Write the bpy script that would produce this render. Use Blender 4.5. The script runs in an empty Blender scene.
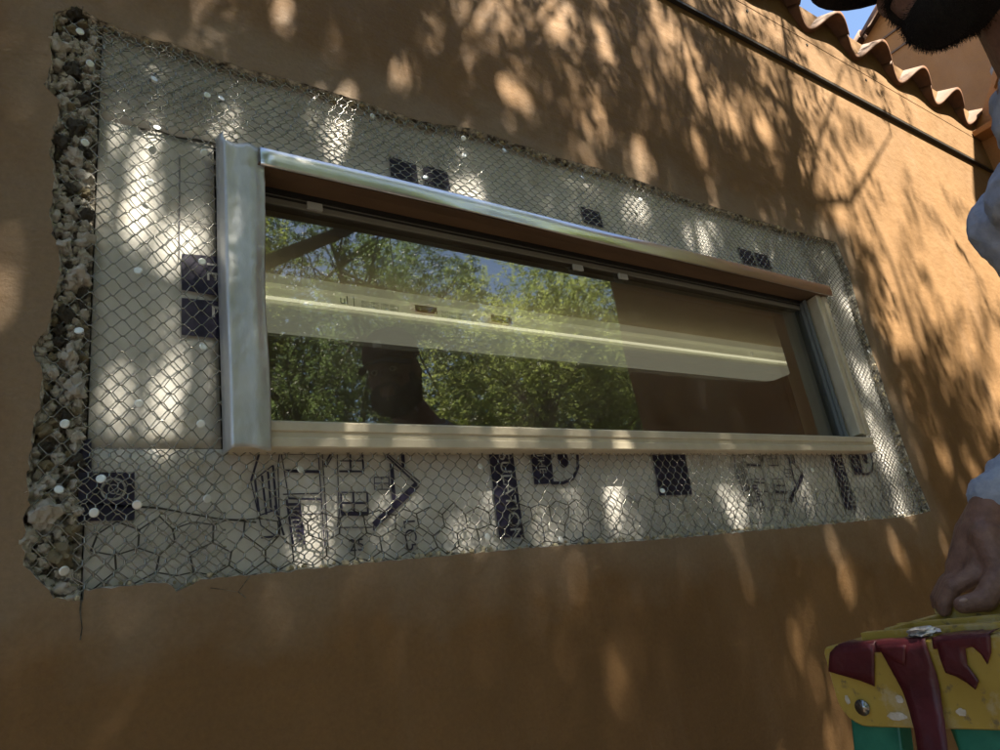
import bpy, bmesh, math, random
import numpy as np
from mathutils import Vector, Matrix, noise, geometry
random.seed(7); rng = np.random.default_rng(7)
sc = bpy.context.scene
COL = sc.collection
# ------------------------------------------------------------------ camera
H = 1.55                       # eye height above the ground; house wall face is the plane y = 0
FPX = 714.0
RM = np.array([[0.81754604, -0.06412126, -0.57228222],
               [-0.5560391, -0.34640597, -0.75552858],
               [-0.14979653, 0.93589068, -0.31885675]])
CAMP = np.array([0.0, -1.0, H])
cam = bpy.data.cameras.new('camera'); camo = bpy.data.objects.new('camera', cam); COL.objects.link(camo)
cam.sensor_width = 36; cam.lens = FPX / 1000 * 36; cam.clip_start = 0.02; cam.clip_end = 500
camo.matrix_world = Matrix.Translation(CAMP.tolist()) @ Matrix(RM.tolist()).to_4x4()
sc.camera = camo
# ------------------------------------------------------------------ sky, sun, exposure
SUN = Vector((0.204, -1.0, 1.6)).normalized()
el = math.asin(SUN.z); az = math.atan2(SUN.x, SUN.y)
w = bpy.data.worlds.new('World'); sc.world = w; w.use_nodes = True
nt = w.node_tree; bg = nt.nodes['Background']
sky = nt.nodes.new('ShaderNodeTexSky'); sky.sky_type = 'NISHITA'; sky.sun_disc = False
sky.sun_elevation = el; sky.sun_rotation = az; sky.air_density = 1.0; sky.dust_density = 0.6; sky.ozone_density = 1.5
nt.links.new(sky.outputs[0], bg.inputs[0]); bg.inputs[1].default_value = 0.05
sl = bpy.data.lights.new('sun', 'SUN'); sl.energy = 5.0; sl.angle = math.radians(0.53); sl.color = (1.0, 0.89, 0.71)
so = bpy.data.objects.new('sun', sl); COL.objects.link(so); so.rotation_euler = SUN.to_track_quat('Z', 'Y').to_euler()
sc.view_settings.view_transform = 'Standard'; sc.view_settings.look = 'None'
sc.view_settings.gamma = 1.0; sc.view_settings.exposure = 2.55
# ------------------------------------------------------------------ helpers
def pix(p, axis, val):
    """point where the ray of a photograph pixel meets the plane axis = val (world)"""
    d = RM @ np.array([p[0] - 500.0, -(p[1] - 375.0), -FPX])
    t = (val - CAMP[axis]) / d[axis]
    return CAMP + t * d
def W(x, y, Y=0.0):
    q = pix((x, y), 1, Y); return Vector(q.tolist())
def link(o, parent=None):
    COL.objects.link(o)
    if parent is not None: o.parent = parent
    return o
def tag(o, label=None, cat=None, group=None, kind=None):
    if label: o['label'] = label
    if cat: o['category'] = cat
    if group: o['group'] = group
    if kind: o['kind'] = kind
    return o
def empty(name, loc=(0, 0, 0)):
    o = bpy.data.objects.new(name, None); o.location = loc; o.empty_display_size = 0.1
    return link(o)
def mesh_obj(name, verts, faces, mat, parent=None, smooth=False):
    me = bpy.data.meshes.new(name); me.from_pydata([tuple(v) for v in verts], [], faces); me.update()
    return fin(name, me, mat, parent, smooth)
def fin(name, me, mat, parent=None, smooth=False):
    if mat is not None and not me.materials: me.materials.append(mat)
    if smooth: me.polygons.foreach_set('use_smooth', [True] * len(me.polygons))
    o = bpy.data.objects.new(name, me); link(o, parent)
    if parent is not None: o.location = -Vector(parent.location) if parent.parent is None else (0, 0, 0)
    return o
def bm_obj(name, bm, mat, parent=None, smooth=False):
    me = bpy.data.meshes.new(name); bm.normal_update(); bm.to_mesh(me); bm.free()
    return fin(name, me, mat, parent, smooth)
def box(bm, x0, x1, y0, y1, z0, z1, bev=0.0):
    M = Matrix.Translation(((x0+x1)/2, (y0+y1)/2, (z0+z1)/2)) @ Matrix.Diagonal((x1-x0, y1-y0, z1-z0, 1))
    r = bmesh.ops.create_cube(bm, size=1.0, matrix=M)
    if bev > 0:
        es = list({e for v in r['verts'] for e in v.link_edges})
        bmesh.ops.bevel(bm, geom=es, offset=bev, segments=2, affect='EDGES', profile=0.7)
def box_obj(name, b, mat, parent=None, bev=0.0):
    bm = bmesh.new(); box(bm, *b, bev=bev); return bm_obj(name, bm, mat, parent)
def extr(profile, x0, x1):
    """profile: closed list of (y, z) ; extruded along x"""
    n = len(profile); v = [(x0, a, b) for a, b in profile] + [(x1, a, b) for a, b in profile]
    f = [(i, (i+1) % n, n+(i+1) % n, n+i) for i in range(n)] + [tuple(range(n))[::-1], tuple(range(n, 2*n))]
    return v, f
def fix_normals(o):
    bm = bmesh.new(); bm.from_mesh(o.data); bmesh.ops.recalc_face_normals(bm, faces=bm.faces); bm.to_mesh(o.data); bm.free(); return o
def tube_arrays(segs, sides=4):
    """segs: list of (p, q, rp, rq): prism tubes, numpy built"""
    P = np.array([t[0] for t in segs], float); Q = np.array([t[1] for t in segs], float); R0 = np.array([t[2] for t in segs]); R1 = np.array([t[3] for t in segs])
    d = Q - P; d /= np.linalg.norm(d, axis=1)[:, None] + 1e-12
    h = np.where((np.abs(d[:, 2]) < 0.9)[:, None], np.array([[0, 0, 1.0]]), np.array([[1.0, 0, 0]]))
    u = np.cross(d, h); u /= np.linalg.norm(u, axis=1)[:, None]; v = np.cross(d, u); a = np.arange(sides) * 2 * math.pi / sides
    ring = np.cos(a)[None, :, None] * u[:, None] + np.sin(a)[None, :, None] * v[:, None]
    V = np.concatenate([P[:, None] + ring * R0[:, None, None], Q[:, None] + ring * R1[:, None, None]], 1).reshape(-1, 3)
    i = np.arange(sides); j = (i + 1) % sides
    f = np.stack([i, j, sides + j, sides + i], 1)
    F = (f[None] + (np.arange(len(P)) * 2 * sides)[:, None, None]).reshape(-1, 4)
    return V.tolist(), F.tolist()
# ------------------------------------------------------------------ materials
def mat(name, col, rough=0.7, metal=0.0, spec=0.5):
    m = bpy.data.materials.new(name); m.use_nodes = True; b = m.node_tree.nodes['Principled BSDF']
    b.inputs['Base Color'].default_value = (*col, 1); b.inputs['Roughness'].default_value = rough
    b.inputs['Metallic'].default_value = metal; b.inputs['Specular IOR Level'].default_value = spec
    return m
def nodes(m): return m.node_tree.nodes, m.node_tree.links, m.node_tree.nodes['Principled BSDF']
def N(m, t, **k):
    n = m.node_tree.nodes.new(t)
    for a, b in k.items(): setattr(n, a, b)
    return n
def tex(m, scale, detail=6, rough=0.6, kind='ShaderNodeTexNoise', stretch=None):
    co = N(m, 'ShaderNodeTexCoord'); t = N(m, kind); L = m.node_tree.links
    src = co.outputs['Object']
    if stretch:
        mp = N(m, 'ShaderNodeMapping'); mp.inputs['Scale'].default_value = stretch; L.new(src, mp.inputs[0]); src = mp.outputs[0]
    L.new(src, t.inputs['Vector']); t.inputs['Scale'].default_value = scale
    if kind == 'ShaderNodeTexNoise': t.inputs['Detail'].default_value = detail; t.inputs['Roughness'].default_value = rough
    return t
def ramp(m, src, stops):
    r = N(m, 'ShaderNodeValToRGB'); m.node_tree.links.new(src, r.inputs[0]); e = r.color_ramp.elements
    while len(e) < len(stops): e.new(0.5)
    for i, (p, c) in enumerate(stops): e[i].position = p; e[i].color = (*c, 1) if len(c) == 3 else c
    return r
def mixc(m, fac, a, b, mode='MIX'):
    x = N(m, 'ShaderNodeMix', data_type='RGBA', blend_type=mode); L = m.node_tree.links
    for s, v in ((0, fac), (6, a), (7, b)):
        if isinstance(v, (int, float)): x.inputs[s].default_value = v
        elif isinstance(v, tuple): x.inputs[s].default_value = (*v, 1)
        else: L.new(v, x.inputs[s])
    return x.outputs[2]
def bump(m, src, strength, dist, prev=None):
    b = N(m, 'ShaderNodeBump'); L = m.node_tree.links; b.inputs['Strength'].default_value = strength; b.inputs['Distance'].default_value = dist
    L.new(src, b.inputs['Height'])
    if prev is not None: L.new(prev, b.inputs['Normal'])
    return b.outputs[0]
def speckle(name, c0, c1, scale, rough=0.8, bs=0.4, bd=0.002, metal=0.0, lo=0.35, hi=0.65, spec=0.4, stretch=None):
    m = mat(name, c0, rough, metal, spec); _, L, b = nodes(m)
    t = tex(m, scale, 8, 0.62, stretch=stretch); r = ramp(m, t.outputs[0], [(lo, c0), (hi, c1)]); L.new(r.outputs[0], b.inputs['Base Color'])
    t2 = tex(m, scale * 3.1, 5, stretch=stretch); L.new(bump(m, t2.outputs[0], bs, bd), b.inputs['Normal'])
    return m

def stucco(name, base, dusty=False):
    m = mat(name, base, 0.72, 0, 0.35); _, L, b = nodes(m)
    t1 = tex(m, 1.3, 6); t2 = tex(m, 14, 8, 0.7); t3 = tex(m, 3.0, 8, 0.7, stretch=(2.2, 1, 0.35))
    d = tuple(c * 0.74 for c in base); l = tuple(min(1, c * 1.16) for c in base)
    c = mixc(m, ramp(m, t1.outputs[0], [(0.32, (0, 0, 0)), (0.68, (1, 1, 1))]).outputs[0], d, l)
    c = mixc(m, 0.35, c, ramp(m, t2.outputs[0], [(0.3, d), (0.7, l)]).outputs[0])
    st = ramp(m, t3.outputs[0], [(0.52, (0, 0, 0)), (0.75, (0.5, 0.5, 0.5))])
    c = mixc(m, st.outputs[0], c, (base[0]*1.05+.02, base[1]*1.15+.02, base[2]*1.45+.02))
    if dusty:   # grey mortar dust rubbed into the paint round the broken-out patch
        co = N(m, 'ShaderNodeTexCoord'); sp = N(m, 'ShaderNodeSeparateXYZ'); L.new(co.outputs['Object'], sp.inputs[0])
        def math_(op, a, bb):
            q = N(m, 'ShaderNodeMath', operation=op)
            for i, v in enumerate((a, bb)):
                if isinstance(v, (int, float)): q.inputs[i].default_value = v
                else: L.new(v, q.inputs[i])
            return q.outputs[0]
        dx = math_('SUBTRACT', math_('ABSOLUTE', math_('SUBTRACT', sp.outputs[0], 1.12), 0), 1.10)
        dz = math_('SUBTRACT', math_('ABSOLUTE', math_('SUBTRACT', sp.outputs[2], H + 0.54), 0), 0.44)
        dist = math_('MAXIMUM', dx, dz)
        nz = tex(m, 5.0, 6, 0.6); dd = math_('ADD', dist, math_('MULTIPLY', math_('SUBTRACT', nz.outputs[0], 0.5), -0.35))
        mr = N(m, 'ShaderNodeMapRange'); L.new(dd, mr.inputs[0]); mr.inputs[1].default_value = 0.0; mr.inputs[2].default_value = 0.12
        mr.inputs[3].default_value = 0.7; mr.inputs[4].default_value = 0.0
        c = mixc(m, mr.outputs[0], c, (0.25, 0.19, 0.135))
    # sandy grain, pale scuffs and rubbed marks
    gr = tex(m, 130, 6, 0.75); c = mixc(m, 0.32, c, ramp(m, gr.outputs[0], [(0.3, (0.55, 0.55, 0.55)), (0.7, (1.35, 1.35, 1.35))]).outputs[0], 'MULTIPLY')
    s1 = tex(m, 9, 10, 0.8, stretch=(6, 1, 0.7)); s2 = tex(m, 2.1, 4); sa = ramp(m, s1.outputs[0], [(0.60, (0, 0, 0)), (0.66, (0.55,)*3)]); sb = ramp(m, s2.outputs[0], [(0.50, (0, 0, 0)), (0.66, (1, 1, 1))])
    c = mixc(m, mixc(m, 1.0, sa.outputs[0], sb.outputs[0], 'MULTIPLY'), c, (base[0]*1.25+.03, base[1]*1.4+.03, base[2]*1.8+.03))
    s3 = tex(m, 5, 9, 0.75, stretch=(0.8, 1, 4)); sc_ = ramp(m, s3.outputs[0], [(0.62, (0, 0, 0)), (0.70, (0.4,)*3)])
    c = mixc(m, mixc(m, 1.0, sc_.outputs[0], sb.outputs[0], 'MULTIPLY'), c, (base[0]*.55, base[1]*.55, base[2]*.55))
    # tiny pits and scratches
    v = tex(m, 55, kind='ShaderNodeTexVoronoi'); pr = ramp(m, v.outputs['Distance'], [(0.03, (1, 1, 1)), (0.06, (0, 0, 0))])
    nz2 = tex(m, 3.7, 3); pm = ramp(m, nz2.outputs[0], [(0.6, (0, 0, 0)), (0.7, (0.7, 0.7, 0.7))])
    pk = mixc(m, 1.0, pr.outputs[0], pm.outputs[0], 'MULTIPLY')
    c = mixc(m, pk, c, (0.05, 0.035, 0.02))
    L.new(c, b.inputs['Base Color'])
    f = tex(m, 190, 4, 0.6); g = tex(m, 22, 6, 0.55, stretch=(1, 1, 1.8)); h = tex(m, 3.2, 3)
    n = bump(m, h.outputs[0], 0.35, 0.03); n = bump(m, g.outputs[0], 0.4, 0.007, n); n = bump(m, f.outputs[0], 0.6, 0.0016, n)
    L.new(n, b.inputs['Normal'])
    rr = ramp(m, t2.outputs[0], [(0.3, (0.58,)*3), (0.7, (0.82,)*3)]); L.new(rr.outputs[0], b.inputs['Roughness'])
    return m
M = {}
OCHRE = (0.188, 0.105, 0.043)
M['stucco'] = stucco('ochre_stucco', OCHRE, True)
M['stucco2'] = stucco('ochre_stucco_wing', (0.33, 0.155, 0.055))
M['mortar'] = speckle('broken_mortar', (0.06, 0.052, 0.042), (0.66, 0.62, 0.54), 75, 0.95, 0.9, 0.006, lo=0.38, hi=0.6, spec=0.2)
M['chunk'] = speckle('mortar_chunk', (0.30, 0.275, 0.225), (0.92, 0.89, 0.82), 110, 0.95, 1.0, 0.004, lo=0.32, hi=0.5, spec=0.2)
M['chunk2'] = speckle('dark_mortar_chunk', (0.045, 0.042, 0.036), (0.30, 0.28, 0.24), 55, 0.95, 1.0, 0.005, lo=0.4, hi=0.7, spec=0.2)
M['chunk3'] = speckle('sand_mortar_chunk', (0.30, 0.25, 0.15), (0.62, 0.55, 0.40), 50, 0.95, 1.0, 0.005, spec=0.2)
M['tile'] = speckle('terracotta_tile', (0.062, 0.028, 0.015), (0.145, 0.068, 0.036), 11, 0.7, 0.4, 0.003)
M['wire'] = mat('galvanised_wire', (0.31, 0.31, 0.30), 0.26, 0.9)
M['wire_old'] = mat('old_dark_wire', (0.035, 0.033, 0.03), 0.6, 0.3)
M['nail'] = mat('zinc_nail', (0.72, 0.77, 0.80), 0.35, 0.35)
M['navy'] = speckle('navy_print', (0.012, 0.011, 0.035), (0.03, 0.027, 0.07), 90, 0.55, 0.1, 0.0005)
M['board_print'] = mat('pale_lettering', (0.45, 0.46, 0.46), 0.6)
M['alu'] = speckle('almond_frame_paint', (0.50, 0.45, 0.35), (0.58, 0.53, 0.42), 25, 0.42, 0.05, 0.0006)
M['shade_joint_brown'] = speckle('head_shade_joint_brown', (0.115, 0.07, 0.042), (0.15, 0.092, 0.055), 18, 0.5, 0.1, 0.001, stretch=(0.3, 1, 3))  # the head's shade is put into this brown; also colours the band joints
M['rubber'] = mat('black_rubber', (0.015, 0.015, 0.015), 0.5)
M['steel'] = speckle('drip_cap_metal', (0.66, 0.68, 0.72), (0.8, 0.8, 0.82), 30, 0.28, 0.25, 0.0015, metal=1.0, stretch=(0.2, 1, 2))
M['foil'] = speckle('foil_tape', (0.42, 0.44, 0.45), (0.56, 0.58, 0.60), 26, 0.42, 0.45, 0.0022, metal=0.55, stretch=(1, 1, .4))
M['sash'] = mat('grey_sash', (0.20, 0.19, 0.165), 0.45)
M['trackgrey'] = mat('jamb_track_blue_grey', (0.16, 0.18, 0.19), 0.4)
def board_mat(name, c0, c1):
    m = speckle(name, c0, c1, 12, 0.48, 0.35, 0.004, spec=0.55)
    _, L, b = nodes(m); wv = tex(m, 240, kind='ShaderNodeTexWave'); old = b.inputs['Normal'].links[0].from_socket
    L.new(bump(m, wv.outputs[0], 0.12, 0.0008, old), b.inputs['Normal'])
    ds = tex(m, 7, 9, 0.75); dm = ramp(m, ds.outputs[0], [(0.55, (0, 0, 0)), (0.72, (0.75,)*3)])
    oc = b.inputs['Base Color'].links[0].from_socket
    L.new(mixc(m, dm.outputs[0], oc, (0.36, 0.30, 0.20)), b.inputs['Base Color'])
    return m
M['board'] = board_mat('grey_housewrap', (0.49, 0.49, 0.475), (0.63, 0.63, 0.61))
M['board2'] = board_mat('pale_housewrap', (0.56, 0.555, 0.54), (0.72, 0.715, 0.70))
M['backer'] = speckle('dark_backing', (0.02, 0.018, 0.015), (0.05, 0.045, 0.04), 20)
def glass_mat():
    m = bpy.data.materials.new('window_glass'); m.use_nodes = True; n = m.node_tree.nodes; L = m.node_tree.links
    n.remove(n['Principled BSDF']); out = n['Material Output']
    tr = n.new('ShaderNodeBsdfTransparent'); tr.inputs[0].default_value = (0.86, 0.88, 0.84, 1)
    gl = n.new('ShaderNodeBsdfGlossy'); gl.inputs['Roughness'].default_value = 0.018; gl.inputs[0].default_value = (0.95, 0.97, 0.95, 1)
    fr = n.new('ShaderNodeFresnel'); fr.inputs[0].default_value = 2.3
    t = tex(m, 2.2, 2); L.new(bump(m, t.outputs[0], 0.05, 0.02), gl.inputs['Normal'])
    mx = n.new('ShaderNodeMixShader'); L.new(fr.outputs[0], mx.inputs[0]); L.new(tr.outputs[0], mx.inputs[1]); L.new(gl.outputs[0], mx.inputs[2])
    df = n.new('ShaderNodeBsdfDiffuse'); df.inputs[0].default_value = (0.6, 0.56, 0.48, 1)
    dn = tex(m, 6, 8, 0.7); dr = ramp(m, dn.outputs[0], [(0.35, (0.012,)*3), (0.75, (0.075,)*3)])
    m2 = n.new('ShaderNodeMixShader'); L.new(dr.outputs[0], m2.inputs[0]); L.new(mx.outputs[0], m2.inputs[1]); L.new(df.outputs[0], m2.inputs[2])
    L.new(m2.outputs[0], out.inputs[0]); return m
M['glass'] = glass_mat()
M['room_tan'] = speckle('room_paint', (0.82, 0.76, 0.62), (0.86, 0.80, 0.68), 8, 0.85, 0.2, 0.002)
M['room_brown'] = speckle('dark_wood_panel', (0.055, 0.035, 0.025), (0.085, 0.055, 0.038), 6, 0.6, 0.2, 0.002)
M['room_ceil'] = speckle('ceiling_paint', (0.66, 0.56, 0.43), (0.72, 0.62, 0.48), 8, 0.9, 0.3, 0.003)
M['fixture'] = mat('cream_housing_glow', (0.86, 0.84, 0.68), 0.28); M['fixture'].node_tree.nodes['Principled BSDF'].inputs['Emission Color'].default_value = (1, 0.93, 0.66, 1); M['fixture'].node_tree.nodes['Principled BSDF'].inputs['Emission Strength'].default_value = 0.034  # faint glow added to housing and end cap so they stand out from the ceiling
M['lens'] = mat('acrylic_lens', (0.52, 0.52, 0.44), 0.25); M['lens'].node_tree.nodes['Principled BSDF'].inputs['Emission Color'].default_value = (1, 0.95, 0.75, 1); M['lens'].node_tree.nodes['Principled BSDF'].inputs['Emission Strength'].default_value = 0.034
M['lamp'] = mat('lit_tube', (0.9, 0.88, 0.7), 0.4); M['lamp'].node_tree.nodes['Principled BSDF'].inputs['Emission Color'].default_value = (1.0, 0.92, 0.66, 1); M['lamp'].node_tree.nodes['Principled BSDF'].inputs['Emission Strength'].default_value = 0.2
M['orange'] = mat('orange_sticker', (0.55, 0.13, 0.03), 0.5)
M['ink'] = mat('sticker_ink', (0.05, 0.05, 0.05), 0.6)
M['concrete'] = speckle('garden_soil', (0.05, 0.038, 0.028), (0.10, 0.08, 0.06), 5, 0.9, 0.4, 0.004)
M['bark'] = speckle('bark', (0.07, 0.05, 0.035), (0.17, 0.13, 0.095), 20, 0.9, 0.9, 0.012, stretch=(3, 3, .6))
def leaf_mat(name, c0, c1):
    m = bpy.data.materials.new(name); m.use_nodes = True; n = m.node_tree.nodes; L = m.node_tree.links
    p = n['Principled BSDF']; p.inputs['Roughness'].default_value = 0.5; out = n['Material Output']
    at = n.new('ShaderNodeAttribute'); at.attribute_name = 'tone'
    r = ramp(m, at.outputs['Fac'], [(0, c0), (1, c1)])
    L.new(r.outputs[0], p.inputs['Base Color'])
    tl = n.new('ShaderNodeBsdfTranslucent')
    hs = n.new('ShaderNodeHueSaturation'); hs.inputs['Value'].default_value = 2.5; hs.inputs['Hue'].default_value = 0.478; hs.inputs['Saturation'].default_value = 0.82
    L.new(r.outputs[0], hs.inputs['Color']); L.new(hs.outputs[0], tl.inputs[0])
    mx = n.new('ShaderNodeMixShader'); mx.inputs[0].default_value = 0.6
    L.new(p.outputs[0], mx.inputs[1]); L.new(tl.outputs[0], mx.inputs[2]); L.new(mx.outputs[0], out.inputs[0]); return m
M['leaf'] = leaf_mat('fresh_leaf', (0.06, 0.105, 0.018), (0.17, 0.23, 0.035))
M['leaf_dark'] = leaf_mat('dark_leaf', (0.025, 0.055, 0.014), (0.07, 0.12, 0.028))
M['skin'] = speckle('skin', (0.17, 0.085, 0.062), (0.27, 0.145, 0.105), 60, 0.5, 0.7, 0.0028, spec=0.5)
M['nailskin'] = mat('fingernail', (0.42, 0.27, 0.21), 0.35)
M['beard'] = speckle('black_beard', (0.008, 0.006, 0.005), (0.022, 0.016, 0.013), 160, 0.75, 1.0, 0.006, stretch=(1, 1, .3))
M['capred'] = speckle('dark_red_cap', (0.055, 0.010, 0.010), (0.085, 0.016, 0.016), 120, 0.85, 0.3, 0.001)
M['shirt'] = speckle('blue_grey_shirt', (0.30, 0.34, 0.44), (0.44, 0.48, 0.58), 40, 0.9, 0.6, 0.004)
M['trouser'] = speckle('dark_work_trousers', (0.05, 0.055, 0.07), (0.08, 0.085, 0.10), 20, 0.9, 0.4, 0.003)
M['boot'] = mat('brown_boot', (0.08, 0.05, 0.03), 0.6)
M['green'] = speckle('green_fibreglass', (0.012, 0.12, 0.075), (0.03, 0.19, 0.12), 22, 0.45, 0.25, 0.001)
M['stepalu'] = mat('ladder_step_aluminium', (0.6, 0.6, 0.6), 0.4, 0.9)
def yellow_mat():
    m = mat('worn_yellow_plastic', (0.62, 0.43, 0.045), 0.45); _, L, b = nodes(m)
    t = tex(m, 16, 9, 0.7); t2 = tex(m, 6, 6); t3 = tex(m, 70, 4)
    c = mixc(m, ramp(m, t2.outputs[0], [(0.35, (0, 0, 0)), (0.7, (1, 1, 1))]).outputs[0], (0.32, 0.215, 0.035), (0.47, 0.335, 0.07))
    c = mixc(m, ramp(m, t.outputs[0], [(0.50, (0, 0, 0)), (0.66, (0.75,)*3)]).outputs[0], c, (0.48, 0.42, 0.31))
    c = mixc(m, ramp(m, t3.outputs[0], [(0.60, (0, 0, 0)), (0.70, (0.8,)*3)]).outputs[0], c, (0.13, 0.10, 0.06))
    L.new(c, b.inputs['Base Color']); L.new(bump(m, t.outputs[0], 0.25, 0.002), b.inputs['Normal']); return m
M['yellow'] = yellow_mat()
M['duct'] = speckle('dark_red_tape', (0.055, 0.008, 0.012), (0.105, 0.018, 0.024), 16, 0.40, 0.5, 0.003)
M['plaster'] = speckle('dried_plaster', (0.42, 0.36, 0.25), (0.64, 0.61, 0.55), 60, 0.9)
M['grey_lead'] = speckle('grey_flashing', (0.16, 0.16, 0.17), (0.24, 0.24, 0.25), 15, 0.5, 0.2, 0.002)

# ------------------------------------------------------------------ ground
g = mesh_obj('ground', [(-60, -60, 0), (60, -60, 0), (60, 60, 0), (-60, 60, 0)], [(0, 1, 2, 3)], M['concrete']); tag(g, kind='structure')

# ------------------------------------------------------------------ house wall with broken-out patch
def noise2(x, z, s, k=0.0): return noise.noise(Vector((x * s, z * s, k)))
LEFT = [(83, 590), (80, 601), (52, 598), (42, 584), (26, 566), (21, 540), (27, 512), (28, 480), (31, 450), (34, 420), (41, 400), (43, 372), (35, 360),
        (31, 346), (45, 330), (51, 310), (57, 290), (60, 260), (55, 240), (48, 215), (55, 182), (52, 150), (57, 122), (58, 100), (45, 86), (52, 62), (50, 40), (54, 14), (76, 5)]
TOP = [(97, 19), (135, 34), (170, 43), (250, 70), (300, 82), (345, 96), (420, 121), (470, 128), (500, 138), (560, 158), (620, 174), (690, 199), (760, 221), (836, 242)]
RIGHT = [(848, 270), (863, 325), (881, 378), (898, 428), (914, 472), (931, 511)]
BOT = [(905, 517), (870, 520), (800, 527), (700, 536), (640, 541), (540, 547), (440, 556), (340, 566), (250, 575), (200, 580), (186, 588), (176, 592), (166, 582), (120, 586)]
ctrl = [W(*p) for p in LEFT + TOP + RIGHT + BOT]
nleft = len(LEFT)
loop = []
for i, p in enumerate(ctrl):
    q = ctrl[(i + 1) % len(ctrl)]; n = max(1, int((q - p).length / 0.007)); rough = 0.0045 if i < nleft else 0.0024
    for k in range(n):
        c = p.lerp(q, k / n)
        loop.append(Vector((c.x + rough * (noise2(c.x, c.z, 60, 1) + 0.8 * noise2(c.x, c.z, 160, 2)), 0, c.z + rough * (noise2(c.x, c.z, 60, 3) + 0.8 * noise2(c.x, c.z, 160, 4)))))
X0, X1, ZT = -6.0, 4.06, H + 2.12
house = empty('house', (0, 0, 0))
tag(house, 'ochre stucco house wall with a broken-out patch round its window and clay tile eave', 'house')
rect = []
for (ax, azz, bx, bz, n) in [(X0, 0, X1, 0, 10), (X1, 0, X1, ZT, 4), (X1, ZT, X0, ZT, 10), (X0, ZT, X0, 0, 4)]:
    for k in range(n): rect.append(Vector((ax + (bx-ax)*k/n, 0, azz + (bz-azz)*k/n)))
cen = Vector((1.1, 0, H + 0.5))
LA = np.array([(p.x, p.z) for p in loop]); LB = np.roll(LA, 1, 0); LS = (LB[:, 0] - LA[:, 0]) / (LB[:, 1] - LA[:, 1] + 1e-12)
def inloop(x, z):
    cr_ = (LA[:, 1] > z) != (LB[:, 1] > z)
    return bool(np.count_nonzero(cr_ & (x < LS * (z - LA[:, 1]) + LA[:, 0])) % 2)
tris = geometry.tessellate_polygon([[Vector((p.x, p.z, 0)) for p in rect], [Vector((p.x, p.z, 0)) for p in loop]])
wall = mesh_obj('wall', rect + loop, [tuple(t) for t in tris], M['stucco'], house)
fix_normals(wall)
# broken stucco edge (thickness of the coat)
V = []; F = []; n = len(loop); rings = 4
for k in range(rings):
    yy = 0.0006 + 0.026 * k / (rings - 1)
    for p in loop:
        o_ = (0.006 * noise.noise(Vector((p.x * 90, p.z * 90, k * 1.7))) + 0.004 * noise.noise(Vector((p.x * 35, p.z * 35, k)))) if k else 0
        dirv = (cen - p); dirv.y = 0
        dirv = Vector((dirv.x * 0.4, 0, dirv.z)).normalized()
        V.append((p.x + dirv.x * (o_ + (0.004 if k else 0)), yy, p.z + dirv.z * (o_ + (0.003 if k else 0))))
for k in range(rings - 1):
    for i in range(n):
        j = (i + 1) % n; F.append((k*n+i, k*n+j, (k+1)*n+j, (k+1)*n+i))
edge = mesh_obj('broken_edge', V, F, M['mortar'], house)
# rough mortar bed behind the left rubble and in the gaps
xs = np.arange(-0.12, 0.0985, 0.003); zs = np.arange(H + 0.05, H + 1.03, 0.003); V = []; F = []
for i, x in enumerate(xs):
    for j, z in enumerate(zs):
        V.append((x, 0.028 - 0.013 * abs(noise2(x, z, 34, 5)) * 1.6 - 0.008 * noise2(x, z, 85, 6) - 0.004 * noise2(x, z, 170, 7), z))
nz_ = len(zs)
for i in range(len(xs) - 1):
    for j in range(nz_ - 1): F.append((i*nz_+j, (i+1)*nz_+j, (i+1)*nz_+j+1, i*nz_+j+1))
mesh_obj('mortar_bed', V, F, M['mortar'], house)
# loose lumps of mortar along the left edge: one object each, shared meshes
protos = []
for k in range(9):
    bm = bmesh.new(); bmesh.ops.create_icosphere(bm, subdivisions=3, radius=1.0)
    for v in bm.verts:
        c_ = v.co.copy(); v.co *= 1.0 + 0.6 * noise.noise(c_ * 1.2 + Vector((k * 7, 0, 0))) + 0.42 * noise.noise(c_ * 2.7 + Vector((0, k * 5, 0))) + 0.22 * noise.noise(c_ * 6 + Vector((0, k, 4)))
    me = bpy.data.meshes.new('mortar_chunk'); bm.to_mesh(me); bm.free(); me.materials.append(M['chunk2' if k in (2,) else 'chunk3' if k == 7 else 'chunk']); protos.append(me)
leftxy = sorted([(W(*p).z, W(*p).x) for p in LEFT[1:]])
def left_x(z):
    for a, b_ in zip(leftxy, leftxy[1:]):
        if a[0] <= z <= b_[0]: return a[1] + (b_[1]-a[1]) * (z-a[0]) / max(1e-6, b_[0]-a[0])
    return 0.03
cnt = 0; placed = []
zlo, zhi = leftxy[0][0], leftxy[-1][0]
for att in range(6000):
    if cnt >= 290: break
    z = random.uniform(zlo, zhi); xl = left_x(z); x = random.uniform(xl + 0.004, 0.088)
    if not inloop(x, z): continue
    r = random.choice([0.006, 0.007, 0.008, 0.010, 0.012, 0.015, 0.018]) * random.uniform(0.8, 1.15)
    if any((x-a)**2 + (z-b_)**2 < (0.78 * (r + c_))**2 for a, b_, c_ in placed): continue
    if x + r > 0.097: continue
    placed.append((x, z, r)); cnt += 1
    o = bpy.data.objects.new('mortar_chunk', random.choice(protos)); link(o, house)
    o.location = (x, 0.014 - 0.2 * r, z); o.scale = (r, r * 0.8, r * random.uniform(0.75, 1.2)); o.rotation_euler = [random.uniform(0, 6.28) for _ in range(3)]
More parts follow.
